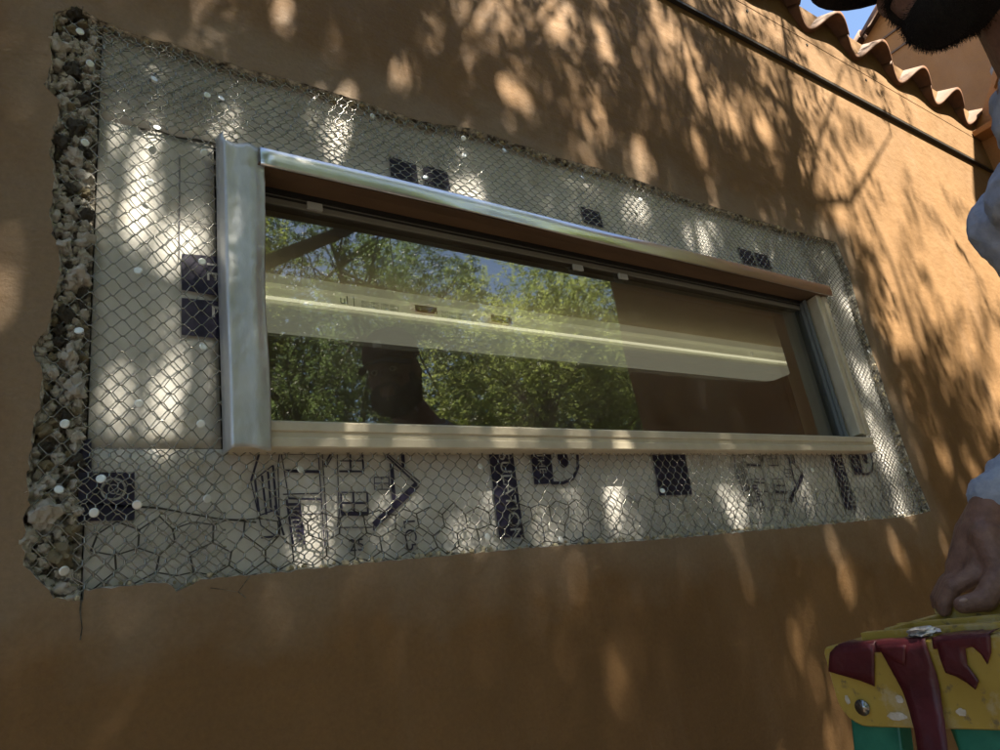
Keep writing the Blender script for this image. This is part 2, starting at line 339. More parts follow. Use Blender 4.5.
# crumbs hanging in the other edges of the break
V = []; F = []
ico = bmesh.new(); bmesh.ops.create_icosphere(ico, subdivisions=1, radius=1.0); icv = [v.co.copy() for v in ico.verts]; icf = [[v.index for v in f.verts] for f in ico.faces]; ico.free()
nl = int(len(loop))
for i in range(700):
    p = random.choice(loop)
    top = p.z > H + 0.8
    if p.x < 0.07: continue
    r = random.uniform(0.0018, 0.006) * (1.25 if random.random() < 0.15 else 1)
    inn = Vector((0.4 * (cen.x - p.x), 0, cen.z - p.z)).normalized() * random.uniform(-0.001, 0.008)
    b0 = len(V); c_ = Vector((p.x, random.uniform(0.003, 0.02), p.z)) + inn
    for v in icv: V.append(tuple(c_ + v * r * (1 + 0.5 * noise.noise(v * 2 + Vector((i, 0, 0))))))
    F += [[b0 + a for a in f] for f in icf]
cr = mesh_obj('mortar_crumbs', V, F, M['chunk3'], house); cr['kind'] = 'stuff'
# backing sheet behind the boards with an opening for the window
WX0, WX1, WZ0, WZ1 = 0.285, 1.965, H + 0.29, H + 0.755
def frame_sheet(name, x0, x1, z0, z1, a0, a1, c0, c1, y, m, parent):
    v = [(x0, y, z0), (x1, y, z0), (x1, y, z1), (x0, y, z1), (a0, y, c0), (a1, y, c0), (a1, y, c1), (a0, y, c1)]
    return mesh_obj(name, v, [(0, 1, 5, 4), (1, 2, 6, 5), (2, 3, 7, 6), (3, 0, 4, 7)], m, parent)
frame_sheet('backing', -0.2, 2.5, H - 0.1, H + 1.2, WX0, WX1, WZ0, WZ1, 0.034, M['backer'], house)
# frieze band under the eave with a painted shade line below, and a thin reglet above
MZ = H + 1.755
v, f = extr([(0.001, MZ), (-0.014, MZ), (-0.0155, MZ + 0.003), (-0.0155, MZ + 0.165), (-0.0145, MZ + 0.1662), (-0.0145, MZ + 0.1678), (-0.0162, MZ + 0.169), (-0.0162, MZ + 0.365), (0.001, MZ + 0.365)], X0, X1 - 0.002)
fix_normals(mesh_obj('frieze_band', v, f, M['stucco'], house))
box_obj('frieze_shade_strip', (X0, X1 - 0.003, -0.0150, -0.0005, MZ - 0.010, MZ - 0.0006), M['rubber'], house)  # black strip stands in for the shade under the frieze
# hairline cracks below the patch
def crack(name, pts, wid, parent, Y=-0.0012, m=None):
    P = [W(*p) for p in pts]; V = []; F = []
    for i, p in enumerate(P):
        t = (P[min(i+1, len(P)-1)] - P[max(i-1, 0)]).normalized(); s = Vector((-t.z, 0, t.x)) * wid * (0.4 + random.random())
        V += [(p.x + s.x, Y, p.z + s.z), (p.x - s.x, Y, p.z - s.z)]
    for i in range(len(P) - 1): F.append((2*i, 2*i+1, 2*i+3, 2*i+2))
    return mesh_obj(name, V, F, m or M['mortar'], parent)
crack('crack', [(81, 600), (80, 612), (82, 628), (80, 640)], 0.0008, house, m=M['chunk2'])
crack('crack', [(250, 576), (246, 581), (238, 592), (226, 590), (210, 588)], 0.0006, house, m=M['chunk2'])
crack('crack', [(238, 592), (246, 598)], 0.0006, house, m=M['chunk2'])
# roof: S tiles, one object each
def s_tile_mesh(wid, amp, length, th):
    n = 28; top = []; 
    for i in range(n + 1):
        u = i / n; top.append((u * wid, -amp * math.sin(2 * math.pi * u) * 0.5 * (1 + 0.18 * math.cos(2 * math.pi * u))))
    V = []; F = []
    for yk in (0, length):
        for (x, z) in top: V.append((x, yk, z))
        for (x, z) in top: V.append((x, yk, z - th))
    m_ = n + 1
    for i in range(n):
        F += [(i, i+1, 2*m_+i+1, 2*m_+i), (m_+i+1, m_+i, 3*m_+i, 3*m_+i+1), (i+1, i, m_+i, m_+i+1), (2*m_+i, 2*m_+i+1, 3*m_+i+1, 3*m_+i)]
    F += [(0, 2*m_, 3*m_, m_), (n, m_+n, 3*m_+n, 2*m_+n)]
    me = bpy.data.meshes.new('roof_tile'); me.from_pydata(V, [], F); me.materials.append(M['tile'])
    bm = bmesh.new(); bm.from_mesh(me); bmesh.ops.recalc_face_normals(bm, faces=bm.faces)
    es = [e for e in bm.edges if len(e.link_faces) == 2 and e.calc_face_angle() > 1.0]
    bmesh.ops.bevel(bm, geom=es, offset=0.0035, segments=2, affect='EDGES'); bm.to_mesh(me); bm.free()
    me.polygons.foreach_set('use_smooth', [True] * len(me.polygons)); return me
PITCH = 0.357; tile_me = s_tile_mesh(PITCH + 0.012, 0.125, 0.45, 0.024)
slope = math.radians(23)
roof = bpy.data.objects.new('roof', None); link(roof, house)
def deck(x0, x1, y0, y1):
    zz = lambda y: MZ + 0.372 + y * math.tan(slope)
    v, f = extr([(y0, zz(y0) - .02), (y0, zz(y0)), (y1, zz(y1)), (y1, zz(y1) - .02)], x0, x1)
    fix_normals(mesh_obj('roof_deck', v, f, M['grey_lead'], roof))
deck(X0, X1 - .002, -0.012, 4.0)
EZ = H + 2.050
for row in range(3):
    for i in range(-8, 5):
        x = 2.86 - PITCH * 0.25 + i * PITCH
        if x > X1 - 0.02: continue
        o = bpy.data.objects.new('roof_tile', tile_me); link(o, roof)
        y = -0.067 + row * 0.40 * math.cos(slope)
        o.location = (x + random.uniform(-.003, .003), y + random.uniform(-.006, .006), EZ + row * 0.40 * math.sin(slope) + 0.012 * (1 if row else 0) + random.uniform(-.003, .003))
        o.rotation_euler = (slope + 0.03, random.uniform(-.012, .012), random.uniform(-.012, .012))
# small anchor holes in the frieze
for p in [(747, 11), (807, 45), (866, 80)]:
    q = W(p[0], p[1], -0.0165); bm = bmesh.new(); bmesh.ops.create_cone(bm, cap_ends=True, segments=10, radius1=0.006, radius2=0.006, depth=0.004, matrix=Matrix.Translation(q) @ Matrix.Rotation(math.pi/2, 4, 'X'))
    bm_obj('anchor_hole', bm, M['rubber'], house)

# ------------------------------------------------------------------ wing of the house (right)
wing = empty('house_wing', (4.06, -2.6, 0))
tag(wing, 'shaded ochre stucco wing with a sloping rake eave at the right corner', 'house')
K = 1.33; WZ = lambda y: H + 1.99 - K * max(y, -1.9)      # rake rises towards the camera, then a level parapet
prof_ = [(-0.001, 0), (-2.6, 0), (-2.6, WZ(-2.6)), (-1.9, WZ(-1.9)), (-0.001, WZ(0))]; np_ = len(prof_)
V = [(x, y, z) for x in (4.06, 9.0) for y, z in prof_]
fix_normals(mesh_obj('wall', V, [tuple(range(np_)), tuple(range(np_, 2*np_))] + [(i, (i+1) % np_, np_+(i+1) % np_, np_+i) for i in range(np_)], M['stucco2'], wing))
def slab(name, x0, x1, off, th, m, parent, ys=(-0.04, -1.9, -2.7)):
    V = []; F = []
    for y in ys:
        for x in (x0, x1):
            for z in (WZ(y) + off, WZ(y) + off + th): V.append((x, y, z))
    for k in range(len(ys) - 1):
        b = 4 * k; F += [(b, b+4, b+5, b+1), (b+2, b+3, b+7, b+6), (b, b+2, b+6, b+4), (b+1, b+5, b+7, b+3)]
    b = 4 * (len(ys) - 1); F += [(0, 1, 3, 2), (b, b+2, b+3, b+1)]
    return fix_normals(mesh_obj(name, V, F, m, parent))
slab('rake_eave', 4.035, 9.1, -0.055, 0.05, M['stucco2'], wing, (-0.16, -1.9, -2.7))
box_obj('eave_return', (3.955, 4.058, -0.16, -0.020, H + 1.925, H + 1.955), M['stucco2'], wing, 0.004)
slab('flashing', 4.045, 9.1, 0.0, 0.03, M['grey_lead'], wing, (-0.17, -1.9, -2.68))

# ------------------------------------------------------------------ upper storey seen above the roof tiles
up = empty('upper_storey', (5.4, 0.4, 0))
tag(up, 'shaded orange-brown upper storey gable wall behind the roof tiles', 'house')
UX = 5.4
def UP(px, py, X=UX): return Vector(pix((px, py), 0, X).tolist())
a = UP(862, 45); b_ = UP(885, 8); ku = (b_.z - a.z) / (b_.y - a.y)
rz = lambda y: a.z + ku * (y - a.y)
V = [(UX, 6, 0), (UX, -3.4, 0), (UX, -3.4, rz(-3.4)), (UX, 3.0, rz(3.0)), (UX, 6, rz(3.0) - .2), (11, 6, 0), (11, -3.4, 0), (11, -3.4, rz(-3.4)), (11, 3.0, rz(3.0)), (11, 6, rz(3) - .2)]
fix_normals(mesh_obj('wall', V, [(0, 1, 2, 3, 4), (5, 9, 8, 7, 6), (1, 6, 7, 2), (2, 7, 8, 3), (3, 8, 9, 4), (0, 4, 9, 5)], M['stucco2'], up))
for (p, q) in [((882, 42), (905, 22)), ((897, 50), (918, 35))]:
    zc = (UP(*p).z + UP(*q).z) / 2
    box_obj('band_joint', (UX - 0.014, UX - 0.001, -1.38, 2.6, zc - 0.007, zc + 0.007), M['shade_joint_brown'], up)
for i in range(-3, 10):        # barrel tiles along the sloping rake
    y = a.y - 0.05 + 0.38 * (i) ; z = rz(y)
    bm = bmesh.new()
    for k in range(2):
        pass
    seg = 12; VV = []; FF = []
    L = 0.44; d = Vector((0, -1, -ku)).normalized()
    for e, r in ((0, 0.085), (L, 0.105)):
        for s in range(seg + 1):
            th = math.pi * s / seg
            for rr in (r, r - 0.02):
                VV.append((UX - 0.01 + rr * math.cos(th), d.y * e, d.z * e * 0 + ku * (d.y * e) + rr * math.sin(th)))
    st = 2 * (seg + 1)
    for s in range(seg):
        i0 = 2 * s
        FF += [(i0, i0+2, st+i0+2, st+i0), (i0+1, st+i0+1, st+i0+3, i0+3), (i0, i0+1, i0+3, i0+2), (st+i0, st+i0+2, st+i0+3, st+i0+1)]
    bm.free()
    o = fix_normals(mesh_obj('rake_tile', VV, FF, M['tile'], up, True)); o.location += Vector((0, y, z - 0.03))

# ------------------------------------------------------------------ room behind the window
RX0, RX1, RY0, RY1, RZ1 = -1.6, 4.24, 0.15, 1.5, H + 1.245
def plane(name, pts, m):
    o = mesh_obj(name, pts, [(0, 1, 2, 3)], m); tag(o, kind='structure'); return o
plane('room_floor', [(RX0, RY0, .02), (RX1, RY0, .02), (RX1, RY1, .02), (RX0, RY1, .02)], M['room_tan'])
plane('room_ceiling', [(RX0, RY0, RZ1), (RX1, RY0, RZ1), (RX1, RY1, RZ1), (RX0, RY1, RZ1)], M['room_ceil'])
plane('room_back_wall', [(RX0, RY1, .02), (RX1, RY1, .02), (RX1, RY1, RZ1), (RX0, RY1, RZ1)], M['room_brown'])
plane('room_right_wall', [(RX1, RY0, .02), (RX1, RY1, .02), (RX1, RY1, RZ1), (RX1, RY0, RZ1)], M['room_tan'])
plane('room_left_wall', [(RX0, RY0, .02), (RX0, RY1, .02), (RX0, RY1, RZ1), (RX0, RY0, RZ1)], M['room_tan'])
o = frame_sheet('room_window_wall', RX0, RX1, 0.02, RZ1, WX0, WX1, WZ0, WZ1, RY0, M['room_tan'], None); tag(o, kind='structure')
# reveal lining
V = []; F = []
for y in (0.036, RY0):
    V += [(WX0, y, WZ0), (WX1, y, WZ0), (WX1, y, WZ1), (WX0, y, WZ1)]
for i in range(4): F.append((i, (i+1) % 4, 4+(i+1) % 4, 4+i))
o = mesh_obj('room_window_reveal', V, F, M['room_tan']); tag(o, kind='structure')

# strip light on the ceiling
FXE = 3.97
fx = empty('strip_light', (2.2, 1.34, RZ1)); tag(fx, 'long cream enamel strip light on the ceiling behind the window glass', 'light fixture')
fz0, fz1 = H + 1.135, RZ1 - 0.001
v, f = extr([(1.20, fz1), (1.195, fz0 + 0.07), (1.215, fz0 + 0.062), (1.205, fz0 + 0.012), (1.212, fz0), (1.235, fz0 - 0.002), (1.235, fz1)], 0.3, FXE)
fix_normals(mesh_obj('housing', v, f, M['fixture'], fx))
v, f = extr([(1.236, fz0 + 0.002), (1.30, fz0 - 0.014), (1.40, fz0 - 0.014), (1.465, fz0 + 0.004), (1.465, fz0 + 0.05), (1.236, fz0 + 0.05)], 0.3, FXE - 0.06)
fix_normals(mesh_obj('lens', v, f, M['lens'], fx))
v, f = extr([(1.193, fz1), (1.190, fz0 + 0.0), (1.21, fz0 - 0.006), (1.24, fz0 - 0.008), (1.24, fz1)], FXE, FXE + 0.02)
fix_normals(mesh_obj('end_cap', v, f, M['fixture'], fx))
V_, F_ = tube_arrays([((0.32, 1.184, fz0 + .006), (FXE - .05, 1.184, fz0 + .006), .006, .006)], 10); mesh_obj('lamp_tube', V_, F_, M['lamp'], fx, True)
def sticker(name, p, q, m):
    a_ = pix(p, 1, 1.19); c_ = pix(q, 1, 1.19)
    return mesh_obj(name, [(a_[0], 1.1935, a_[2]), (c_[0], 1.1935, a_[2]), (c_[0], 1.1935, c_[2]), (a_[0], 1.1935, c_[2])], [(0, 1, 2, 3)], m, fx)
sticker('orange_label', (415, 304), (438, 314), M['orange']); sticker('orange_label', (491, 314), (513, 324), M['orange'])
def text_mesh(body, size):
    cu = bpy.data.curves.new('txt', 'FONT'); cu.body = body; cu.size = size; cu.align_x = 'LEFT'
    o = bpy.data.objects.new('txt', cu); COL.objects.link(o); dg = bpy.context.evaluated_depsgraph_get(); dg.update()
    me = bpy.data.meshes.new_from_object(o.evaluated_get(dg)); bpy.data.objects.remove(o); bpy.data.curves.remove(cu)
    return me
def put_text(name, body, size, M4, m, parent, bold=0):
    me = text_mesh(body, size); me.materials.clear(); me.transform(M4); return fin(name, me, m, parent)
XZ = Matrix(((1, 0, 0, 0), (0, 0, 1, 0), (0, 1, 0, 0), (0, 0, 0, 1)))      # text plane -> wall plane, facing -y
for p, s in [((342, 303), '51'), ((352, 306), 'HI-TEMP BALLAST CLASS P')]:
    q = pix(p, 1, 1.19); 
pq = pix((340, 303), 1, 1.19); put_text('printed_mark', 'ul |', 0.05, Matrix.Translation((pq[0], 1.193, pq[2])) @ XZ, M['ink'], fx)
for r in range(3):
    pq = pix((362, 303 + r * 3.6), 1, 1.19); put_text('printed_mark', 'ELECTRIC 120V 60HZ', 0.0165, Matrix.Translation((pq[0], 1.193, pq[2])) @ XZ, M['ink'], fx)
    pq = pix((442, 313 + r * 3.6), 1, 1.19); put_text('printed_mark', 'SUITABLE DAMP LOC', 0.0165, Matrix.Translation((pq[0], 1.193, pq[2])) @ XZ, M['ink'], fx)
for px_ in (582, 753):
    q = pix((px_, 335 if px_ < 600 else 353), 1, 1.19); bm = bmesh.new()
    bmesh.ops.create_cone(bm, cap_ends=True, segments=14, radius1=0.013, radius2=0.009, depth=0.006, matrix=Matrix.Translation((q[0], 1.196, q[2])) @ Matrix.Rotation(math.pi/2, 4, 'X'))
    bm_obj('knockout', bm, M['lens'], fx)

# ------------------------------------------------------------------ window
win = empty('window', (1.12, 0, H + 0.275)); tag(win, 'long low picture window with almond frame and reflecting glass', 'window')
fx0, fx1, fz0_, fz1_ = 0.268, 1.985, H + 0.275, H + 0.775
YF = -0.020
# sill: stepped extrusion
v, f = extr([(0.030, fz0_), (YF + .002, fz0_), (YF, fz0_ + .002), (YF, fz0_ + .014), (YF + .003, fz0_ + .016), (YF + .003, fz0_ + .024), (YF, fz0_ + .026), (YF, fz0_ + .038), (YF + .004, fz0_ + .041), (0.030, fz0_ + .049)], fx0, fx1)
fix_normals(mesh_obj('sill', v, f, M['alu'], win))
# right jamb (profile extruded along z), butts on the sill
def jamb(name, prof, z0, z1, m):
    n = len(prof); v = [(x, y, z0) for x, y in prof] + [(x, y, z1) for x, y in prof]
    f = [(i, (i+1) % n, n+(i+1) % n, n+i) for i in range(n)] + [tuple(range(n)), tuple(range(n, 2*n))]
    return fix_normals(mesh_obj(name, v, f, m, win))
jz0, jz1 = fz0_ + .0495, H + 0.7445
jamb('jamb', [(fx1, .030), (fx1, YF + .002), (fx1 - .002, YF), (fx1 - .020, YF), (fx1 - .022, YF + .006), (fx1 - .032, YF + .006), (fx1 - .034, YF), (fx1 - .052, YF), (fx1 - .054, YF + .003), (fx1 - .040, .030)], jz0, jz1, M['alu'])
jamb('jamb_track', [(fx1 - .0405, .0302), (fx1 - .056, .014), (fx1 - .060, .014), (fx1 - .060, .022), (fx1 - .052, .030), (fx1 - .052, .060), (fx1 - .040, .060)], jz0, jz1, M['trackgrey'])
jamb('jamb', [(fx0, .030), (fx0, YF + .002), (fx0 + .002, YF), (fx0 + .045, YF), (fx0 + .047, YF + .003), (fx0 + .045, .030)], jz0, jz1, M['alu'])
# head: frame soffit with its shade painted brown, drip cap, weather strip, sash rail
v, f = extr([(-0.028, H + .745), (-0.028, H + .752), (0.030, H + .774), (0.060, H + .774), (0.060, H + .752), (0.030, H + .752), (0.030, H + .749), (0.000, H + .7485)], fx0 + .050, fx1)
fix_normals(mesh_obj('head', v, f, M['shade_joint_brown'], win))
V = []; F = []; nx = 60
prof = [(0.016, .815), (0.012, .800), (-0.010, .7835), (-0.031, .7795), (-0.0330, .7785), (-0.0336, .777), (-0.0340, .762), (-0.0336, .748), (-0.0330, .7455), (-0.030, .7445)]
for i in range(nx + 1):
    x = 0.322 + (1.997 - 0.322) * i / nx
    for k, (y, z) in enumerate(prof):
        V.append((x, y - 0.002 * noise2(x, k, 3.1, 8) * (k > 1), H + z + 0.003 * noise2(x, 0, 2.3, 9)))
m_ = len(prof)
for i in range(nx):
    for k in range(m_ - 1): F.append((i*m_+k, i*m_+k+1, (i+1)*m_+k+1, (i+1)*m_+k))
dc = mesh_obj('drip_cap', V, F, M['steel'], win, True); sm = dc.modifiers.new('thick', 'SOLIDIFY'); sm.thickness = 0.0012
jx0, jx1 = fx0 + .047, fx1 - .0605
box_obj('weather_strip', (jx0, jx1, .031, .036, H + .7405, H + .7518), M['rubber'], win)
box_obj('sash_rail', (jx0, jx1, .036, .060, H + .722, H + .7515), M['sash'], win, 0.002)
box_obj('weather_strip', (jx0, jx1, .034, .036, H + .733, H + .7365), M['rubber'], win)
box_obj('sash_rail', (jx0, jx1, .036, .060, H + .325, H + .3335), M['alu'], win)
for Y in (0.040, 0.054):
    mesh_obj('glass_pane', [(jx0 - .002, Y, H + .330), (jx1 + .010, Y, H + .330), (jx1 + .010, Y, H + .726), (jx0 - .002, Y, H + .726)], [(0, 1, 2, 3)], M['glass'], win)
for px_, py_ in ((577, 268), (622, 277), (314, 207)):
    q = W(px_, py_, 0.036); bm = bmesh.new(); box(bm, q.x - .014, q.x + .014, .030, .0358, q.z - .008, q.z + .006, 0.0015); bm_obj('clip', bm, M['board_print'], win)
# ------------------------------------------------------------------ foil flashing tape on the left jamb
tp = []; F = []
nu, nv = 26, 90
for j in range(nv + 1):
    t = j / nv; z = H + 0.798 + (0.272 - 0.798) * t
    for i in range(nu + 1):
        u = i / nu
        xr = 0.330 - 0.012 * t + 0.004 * math.sin(t * 9) * 0.4
        x = 0.262 + (xr - 0.262) * u + 0.0015 * noise2(u, t, 3, 11)
        bulge = math.exp(-((u - (0.62 + 0.10 * t)) / 0.22) ** 2) * 0.0085 * (0.45 + 0.55 * math.sin(math.pi * min(1, t * 1.05 + .05)))
        y = YF - 0.003 - bulge - 0.0022 * noise2(u * 1.2, t * 4, 1.0, 12) - 0.0009 * noise2(u * 6, t * 40, 1.0, 13) - 0.0012 * abs(noise2(u * 2 + t * 5, t * 16, 1.0, 14))
        y -= 0.009 * max(0, (0.12 - t) / 0.12) * (0.75 + 0.25 * math.sin(u * 11 + t * 22))
        if t < 0.05 and u > .1: y += 0.030 * ((0.05 - t) / 0.05) ** 1.5
        if u < 0.10: y += (0.10 - u) / 0.10 * 0.030
        tp.append((x, y, z + 0.003 * math.sin(u * 5) * (t > .97)))
for j in range(nv):
    for i in range(nu): a0 = j * (nu + 1) + i; F.append((a0, a0 + 1, a0 + nu + 2, a0 + nu + 1))
ft = mesh_obj('flashing_tape', tp, F, M['foil'], None, True); ft.modifiers.new('thick', 'SOLIDIFY').thickness = 0.0008
tag(ft, 'silver foil flashing tape stuck down the left side of the window frame', 'tape')

# ------------------------------------------------------------------ house wrap boards, prints
YB = 0.0215
def board(label, x0, x1, z0, z1, m, y=YB, wav=0.0012):
    nxx = max(2, int((x1-x0)/0.02)); nzz = max(2, int((z1-z0)/0.02)); V = []; F = []
    for i in range(nxx + 1):
        for j in range(nzz + 1):
            x = x0 + (x1-x0) * i/nxx; z = z0 + (z1-z0) * j/nzz; V.append((x, y - wav * noise2(x, z, 9, 15) - wav * .6 * noise2(x, z, 31, 16), z))
    for i in range(nxx):
        for j in range(nzz): a0 = i*(nzz+1)+j; F.append((a0, a0+nzz+1, a0+nzz+2, a0+1))
    o = mesh_obj('insulation_board', V, F, m, None, True); s = o.modifiers.new('thick', 'SOLIDIFY'); s.thickness = 0.008; s.offset = 1 if False else -1
    tag(o, label, 'insulation board', 'boards round the window'); return o
B_left = board('grey insulation board strip to the left of the window', 0.098, 0.263, H + 0.285, H + 0.80, M['board'])
B_top = board('silvery insulation board strip above the window head', 0.098, 2.035, H + 0.8015, H + 0.995, M['board2'])
B_bot = board('pale insulation board strip below the window with printed house drawing', 0.098, 2.035, H + 0.085, H + 0.2835, M['board2'])
B_right = board('crumpled silvery insulation board strip to the right of the window', 2.0365, 2.215, H + 0.085, H + 0.995, M['board2'], wav=0.0025)
YP = YB - 0.0042
def pr_poly(name, pts, parent, m=None, Y=YP):
    P = [W(p[0], p[1], YB) for p in pts]; return mesh_obj(name, [(p.x, Y, p.z) for p in P], [tuple(range(len(P)))], m or M['navy'], parent)
pr_poly('printed_block', [(181, 255), (222, 258), (222, 298), (181, 291)], B_left)
pr_poly('printed_block', [(181, 299), (222, 303), (223, 340), (181, 336)], B_left)
crack('printed_line', [(182, 148), (182, 200), (182, 254)], 0.0007, B_left, YP, M['navy'])
crack('printed_line', [(183, 175), (221, 181)], 0.0007, B_left, YP, M['navy']); crack('printed_line', [(183, 214), (221, 221)], 0.0007, B_left, YP, M['navy'])
def wtext(s, px, py, size, parent, rot=0.0, m=None, dy=0.0006):
    q = W(px, py, YB); return put_text('printed_lettering', s, size, Matrix.Translation((q.x, YP - dy, q.z)) @ Matrix.Rotation(-rot, 4, 'Y') @ XZ, m or M['board_print'], parent)
ROT = -math.pi / 2
wtext('TE', 206, 259, 0.036, B_left, ROT); wtext('E', 211, 305, 0.046, B_left, ROT)
pr_poly('printed_block', [(78, 473), (134, 473), (134, 521), (78, 522)], B_bot)
pr_poly('printed_block', [(78, 440), (91, 440), (91, 472), (78, 472)], B_bot)
def ring_(px, py, r0, r1, parent, m, dy=0.0006, a0=0, a1=2*math.pi, sx=1.0):
    q = W(px, py, YB); V = []; F = []; n = 28
    for i in range(n + 1):
        t = a0 + (a1-a0) * i / n
        for r in (r0, r1): V.append((q.x + r * math.cos(t) * sx, YP - dy, q.z + r * math.sin(t)))
    for i in range(n): F.append((2*i, 2*i+1, 2*i+3, 2*i+2))
    mesh_obj('printed_ring', V, F, m, parent)
ring_(113, 490, 0.012, 0.015, B_bot, M['board_print']); ring_(113, 490, 0.005, 0.0065, B_bot, M['board_print'])
for pts in ([(388, 157), (415, 166), (418, 186), (390, 178)], [(421, 166), (446, 173), (450, 192), (424, 185)], [(579, 207), (598, 213), (603, 229), (583, 223)]):
    pr_poly('printed_block', pts, B_top)
for pts in ([(736, 248), (750, 252), (756, 267), (743, 263)], [(753, 253), (766, 256), (771, 270), (759, 267)]): pr_poly('printed_block', pts, B_top)
wtext('TE', 395, 186, 0.016, B_top); wtext('SI', 428, 190, 0.016, B_top)
# one repeat of the print below the window; the second repeat is the same print further along the roll
SHIFT = W(843, 485, YB).x - W(505, 495, YB).x
def seg_strip(lines, parent, dx, name='printed_line'):
    V = []; F = []
    for (x0, y0, x1, y1, wd) in lines:
        p = W(240 + x0 / 5, 440 + y0 / 5, YB); q = W(240 + x1 / 5, 440 + y1 / 5, YB); t = (q - p); 
        if t.length < 1e-5: continue
        t.normalize(); s = Vector((-t.z, 0, t.x)) * wd * 0.5; b0 = len(V)
        for c_ in (p + s, p - s, q - s, q + s): V.append((c_.x + dx, YP - 0.0002 * (len(V) % 3), max(c_.z, H + 0.1)))
        F.append((b0, b0+1, b0+2, b0+3))
    return mesh_obj(name, V, F, M['navy'], parent)
T = 0.0018; G = 0.0032; HV = 0.0065
HL = [(95, 60, 50, 210, G), (50, 210, 100, 430, T), (70, 200, 92, 380, G), (105, 180, 127, 376, G), (135, 160, 152, 360, G), (160, 130, 178, 350, G), (185, 130, 195, 480, T), (195, 60, 185, 130, T),
      (70, 200, 160, 130, T), (92, 380, 178, 350, T), (200, 60, 240, 300, T), (220, 155, 395, 160, G), (222, 162, 395, 167, T), (215, 75, 390, 75, T), (210, 275, 400, 270, T), (240, 295, 400, 300, G), (300, 375, 420, 370, T),
      (385, 50, 418, 545, T), (405, 50, 436, 545, T), (455, 60, 418, 130, G), (470, 60, 425, 140, T), (480, 60, 490, 370, T), (490, 160, 612, 160, G), (490, 108, 610, 108, T), (545, 50, 548, 160, G), (605, 50, 612, 160, G),
      (500, 265, 628, 265, T), (500, 265, 502, 370, G), (630, 265, 634, 375, G), (500, 370, 634, 372, HV), (560, 265, 566, 370, G), (500, 318, 632, 318, G), (665, 190, 738, 190, T), (665, 250, 738, 250, T), (665, 190, 667, 250, T), (738, 190, 740, 250, T), (702, 190, 704, 250, T), (665, 220, 738, 220, T),
      (752, 120, 764, 305, HV), (806, 50, 812, 140, HV), (690, 50, 880, 225, G), (705, 50, 892, 215, T), (878, 225, 664, 428, 0.010), (890, 235, 660, 455, T), (664, 428, 660, 455, T), (482, 440, 652, 440, T), (490, 370, 482, 440, T), (100, 430, 170, 480, T), (170, 330, 215, 480, G), (100, 490, 180, 485, G)]
for r in range(9): HL.append((225 + 8 * r, 325 + 22 * r, 290 + 3 * r, 325 + 22 * r, 0.004))
HL += [(228, 300, 260, 525, G), (290, 300, 318, 525, G)]
for i, dx in enumerate((0.0, SHIFT)):
    seg_strip(HL, B_bot, dx, 'printed_house')
    def sh(o): o.location.x += dx
    sh(pr_poly('printed_block', [(487, 450), (511, 450), (523, 538), (498, 538)], B_bot))
    q0 = W(497, 453, YB); me_o = put_text('printed_lettering', 'SULATION', 0.0335, Matrix.Translation((q0.x + dx, YP - 0.0006, q0.z)) @ Matrix.Rotation(math.pi/2 - 0.0, 4, 'Y') @ XZ, M['board_print'], B_bot)
    sh(pr_poly('printed_block', [(529, 450), (547, 450), (553, 484), (533, 485)], B_bot))
    V_ = [(546, 450), (577, 450), (578, 468), (573, 480), (562, 485), (549, 485)]
    sh(pr_poly('printed_block', V_, B_bot, Y=YP - 0.0002))
    sh(pr_poly('printed_panel', [(549, 450), (574, 450), (575, 467), (570, 478), (561, 482), (552, 482)], B_bot, M['board_print'], YP - 0.0008))
    q = W(561, 459, YB); V = []; n_ = 22
    for k in range(n_): t = 2 * math.pi * k / n_; V.append((q.x + dx + 0.013 * math.cos(t), YP - 0.0014, q.z + 0.019 * math.sin(t)))
    mesh_obj('printed_spot', V, [tuple(range(n_))], M['navy'], B_bot)
    q0 = W(535, 453, YB); put_text('printed_lettering', 'THE', 0.022, Matrix.Translation((q0.x + dx, YP - 0.0008, q0.z)) @ Matrix.Rotation(math.pi/2, 4, 'Y') @ XZ, M['board_print'], B_bot)
    if i == 0:
        pr_poly('printed_block', [(650, 451), (683, 452), (691, 495), (658, 496)], B_bot)
    q0 = W(402, 520, YB); put_text('printed_lettering', 'LC5', 0.03, Matrix.Translation((q0.x + dx, YP, q0.z)) @ Matrix.Rotation(math.pi/2, 4, 'Y') @ XZ, M['navy'], B_bot)
    q0 = W(348, 552, YB); put_text('printed_lettering', '25', 0.026, Matrix.Translation((q0.x + dx, YP, q0.z)) @ XZ, M['navy'], B_bot)
crack('seam', [(222, 182), (222, 260), (225, 380), (228, 445)], 0.002, B_left, YP, M['backer'])
crack('seam', [(140, 122), (160, 124), (180, 131), (200, 134), (221, 138)], 0.0022, B_left, YP, M['backer'])
crack('seam', [(80, 500), (120, 503), (160, 505), (220, 516), (260, 520)], 0.0012, B_bot, YP, M['backer'])
crack('seam', [(882, 378), (897, 380)], 0.002, B_right, YP - .003, M['navy']); crack('seam', [(886, 391), (903, 393)], 0.0035, B_right, YP - .003, M['navy'])

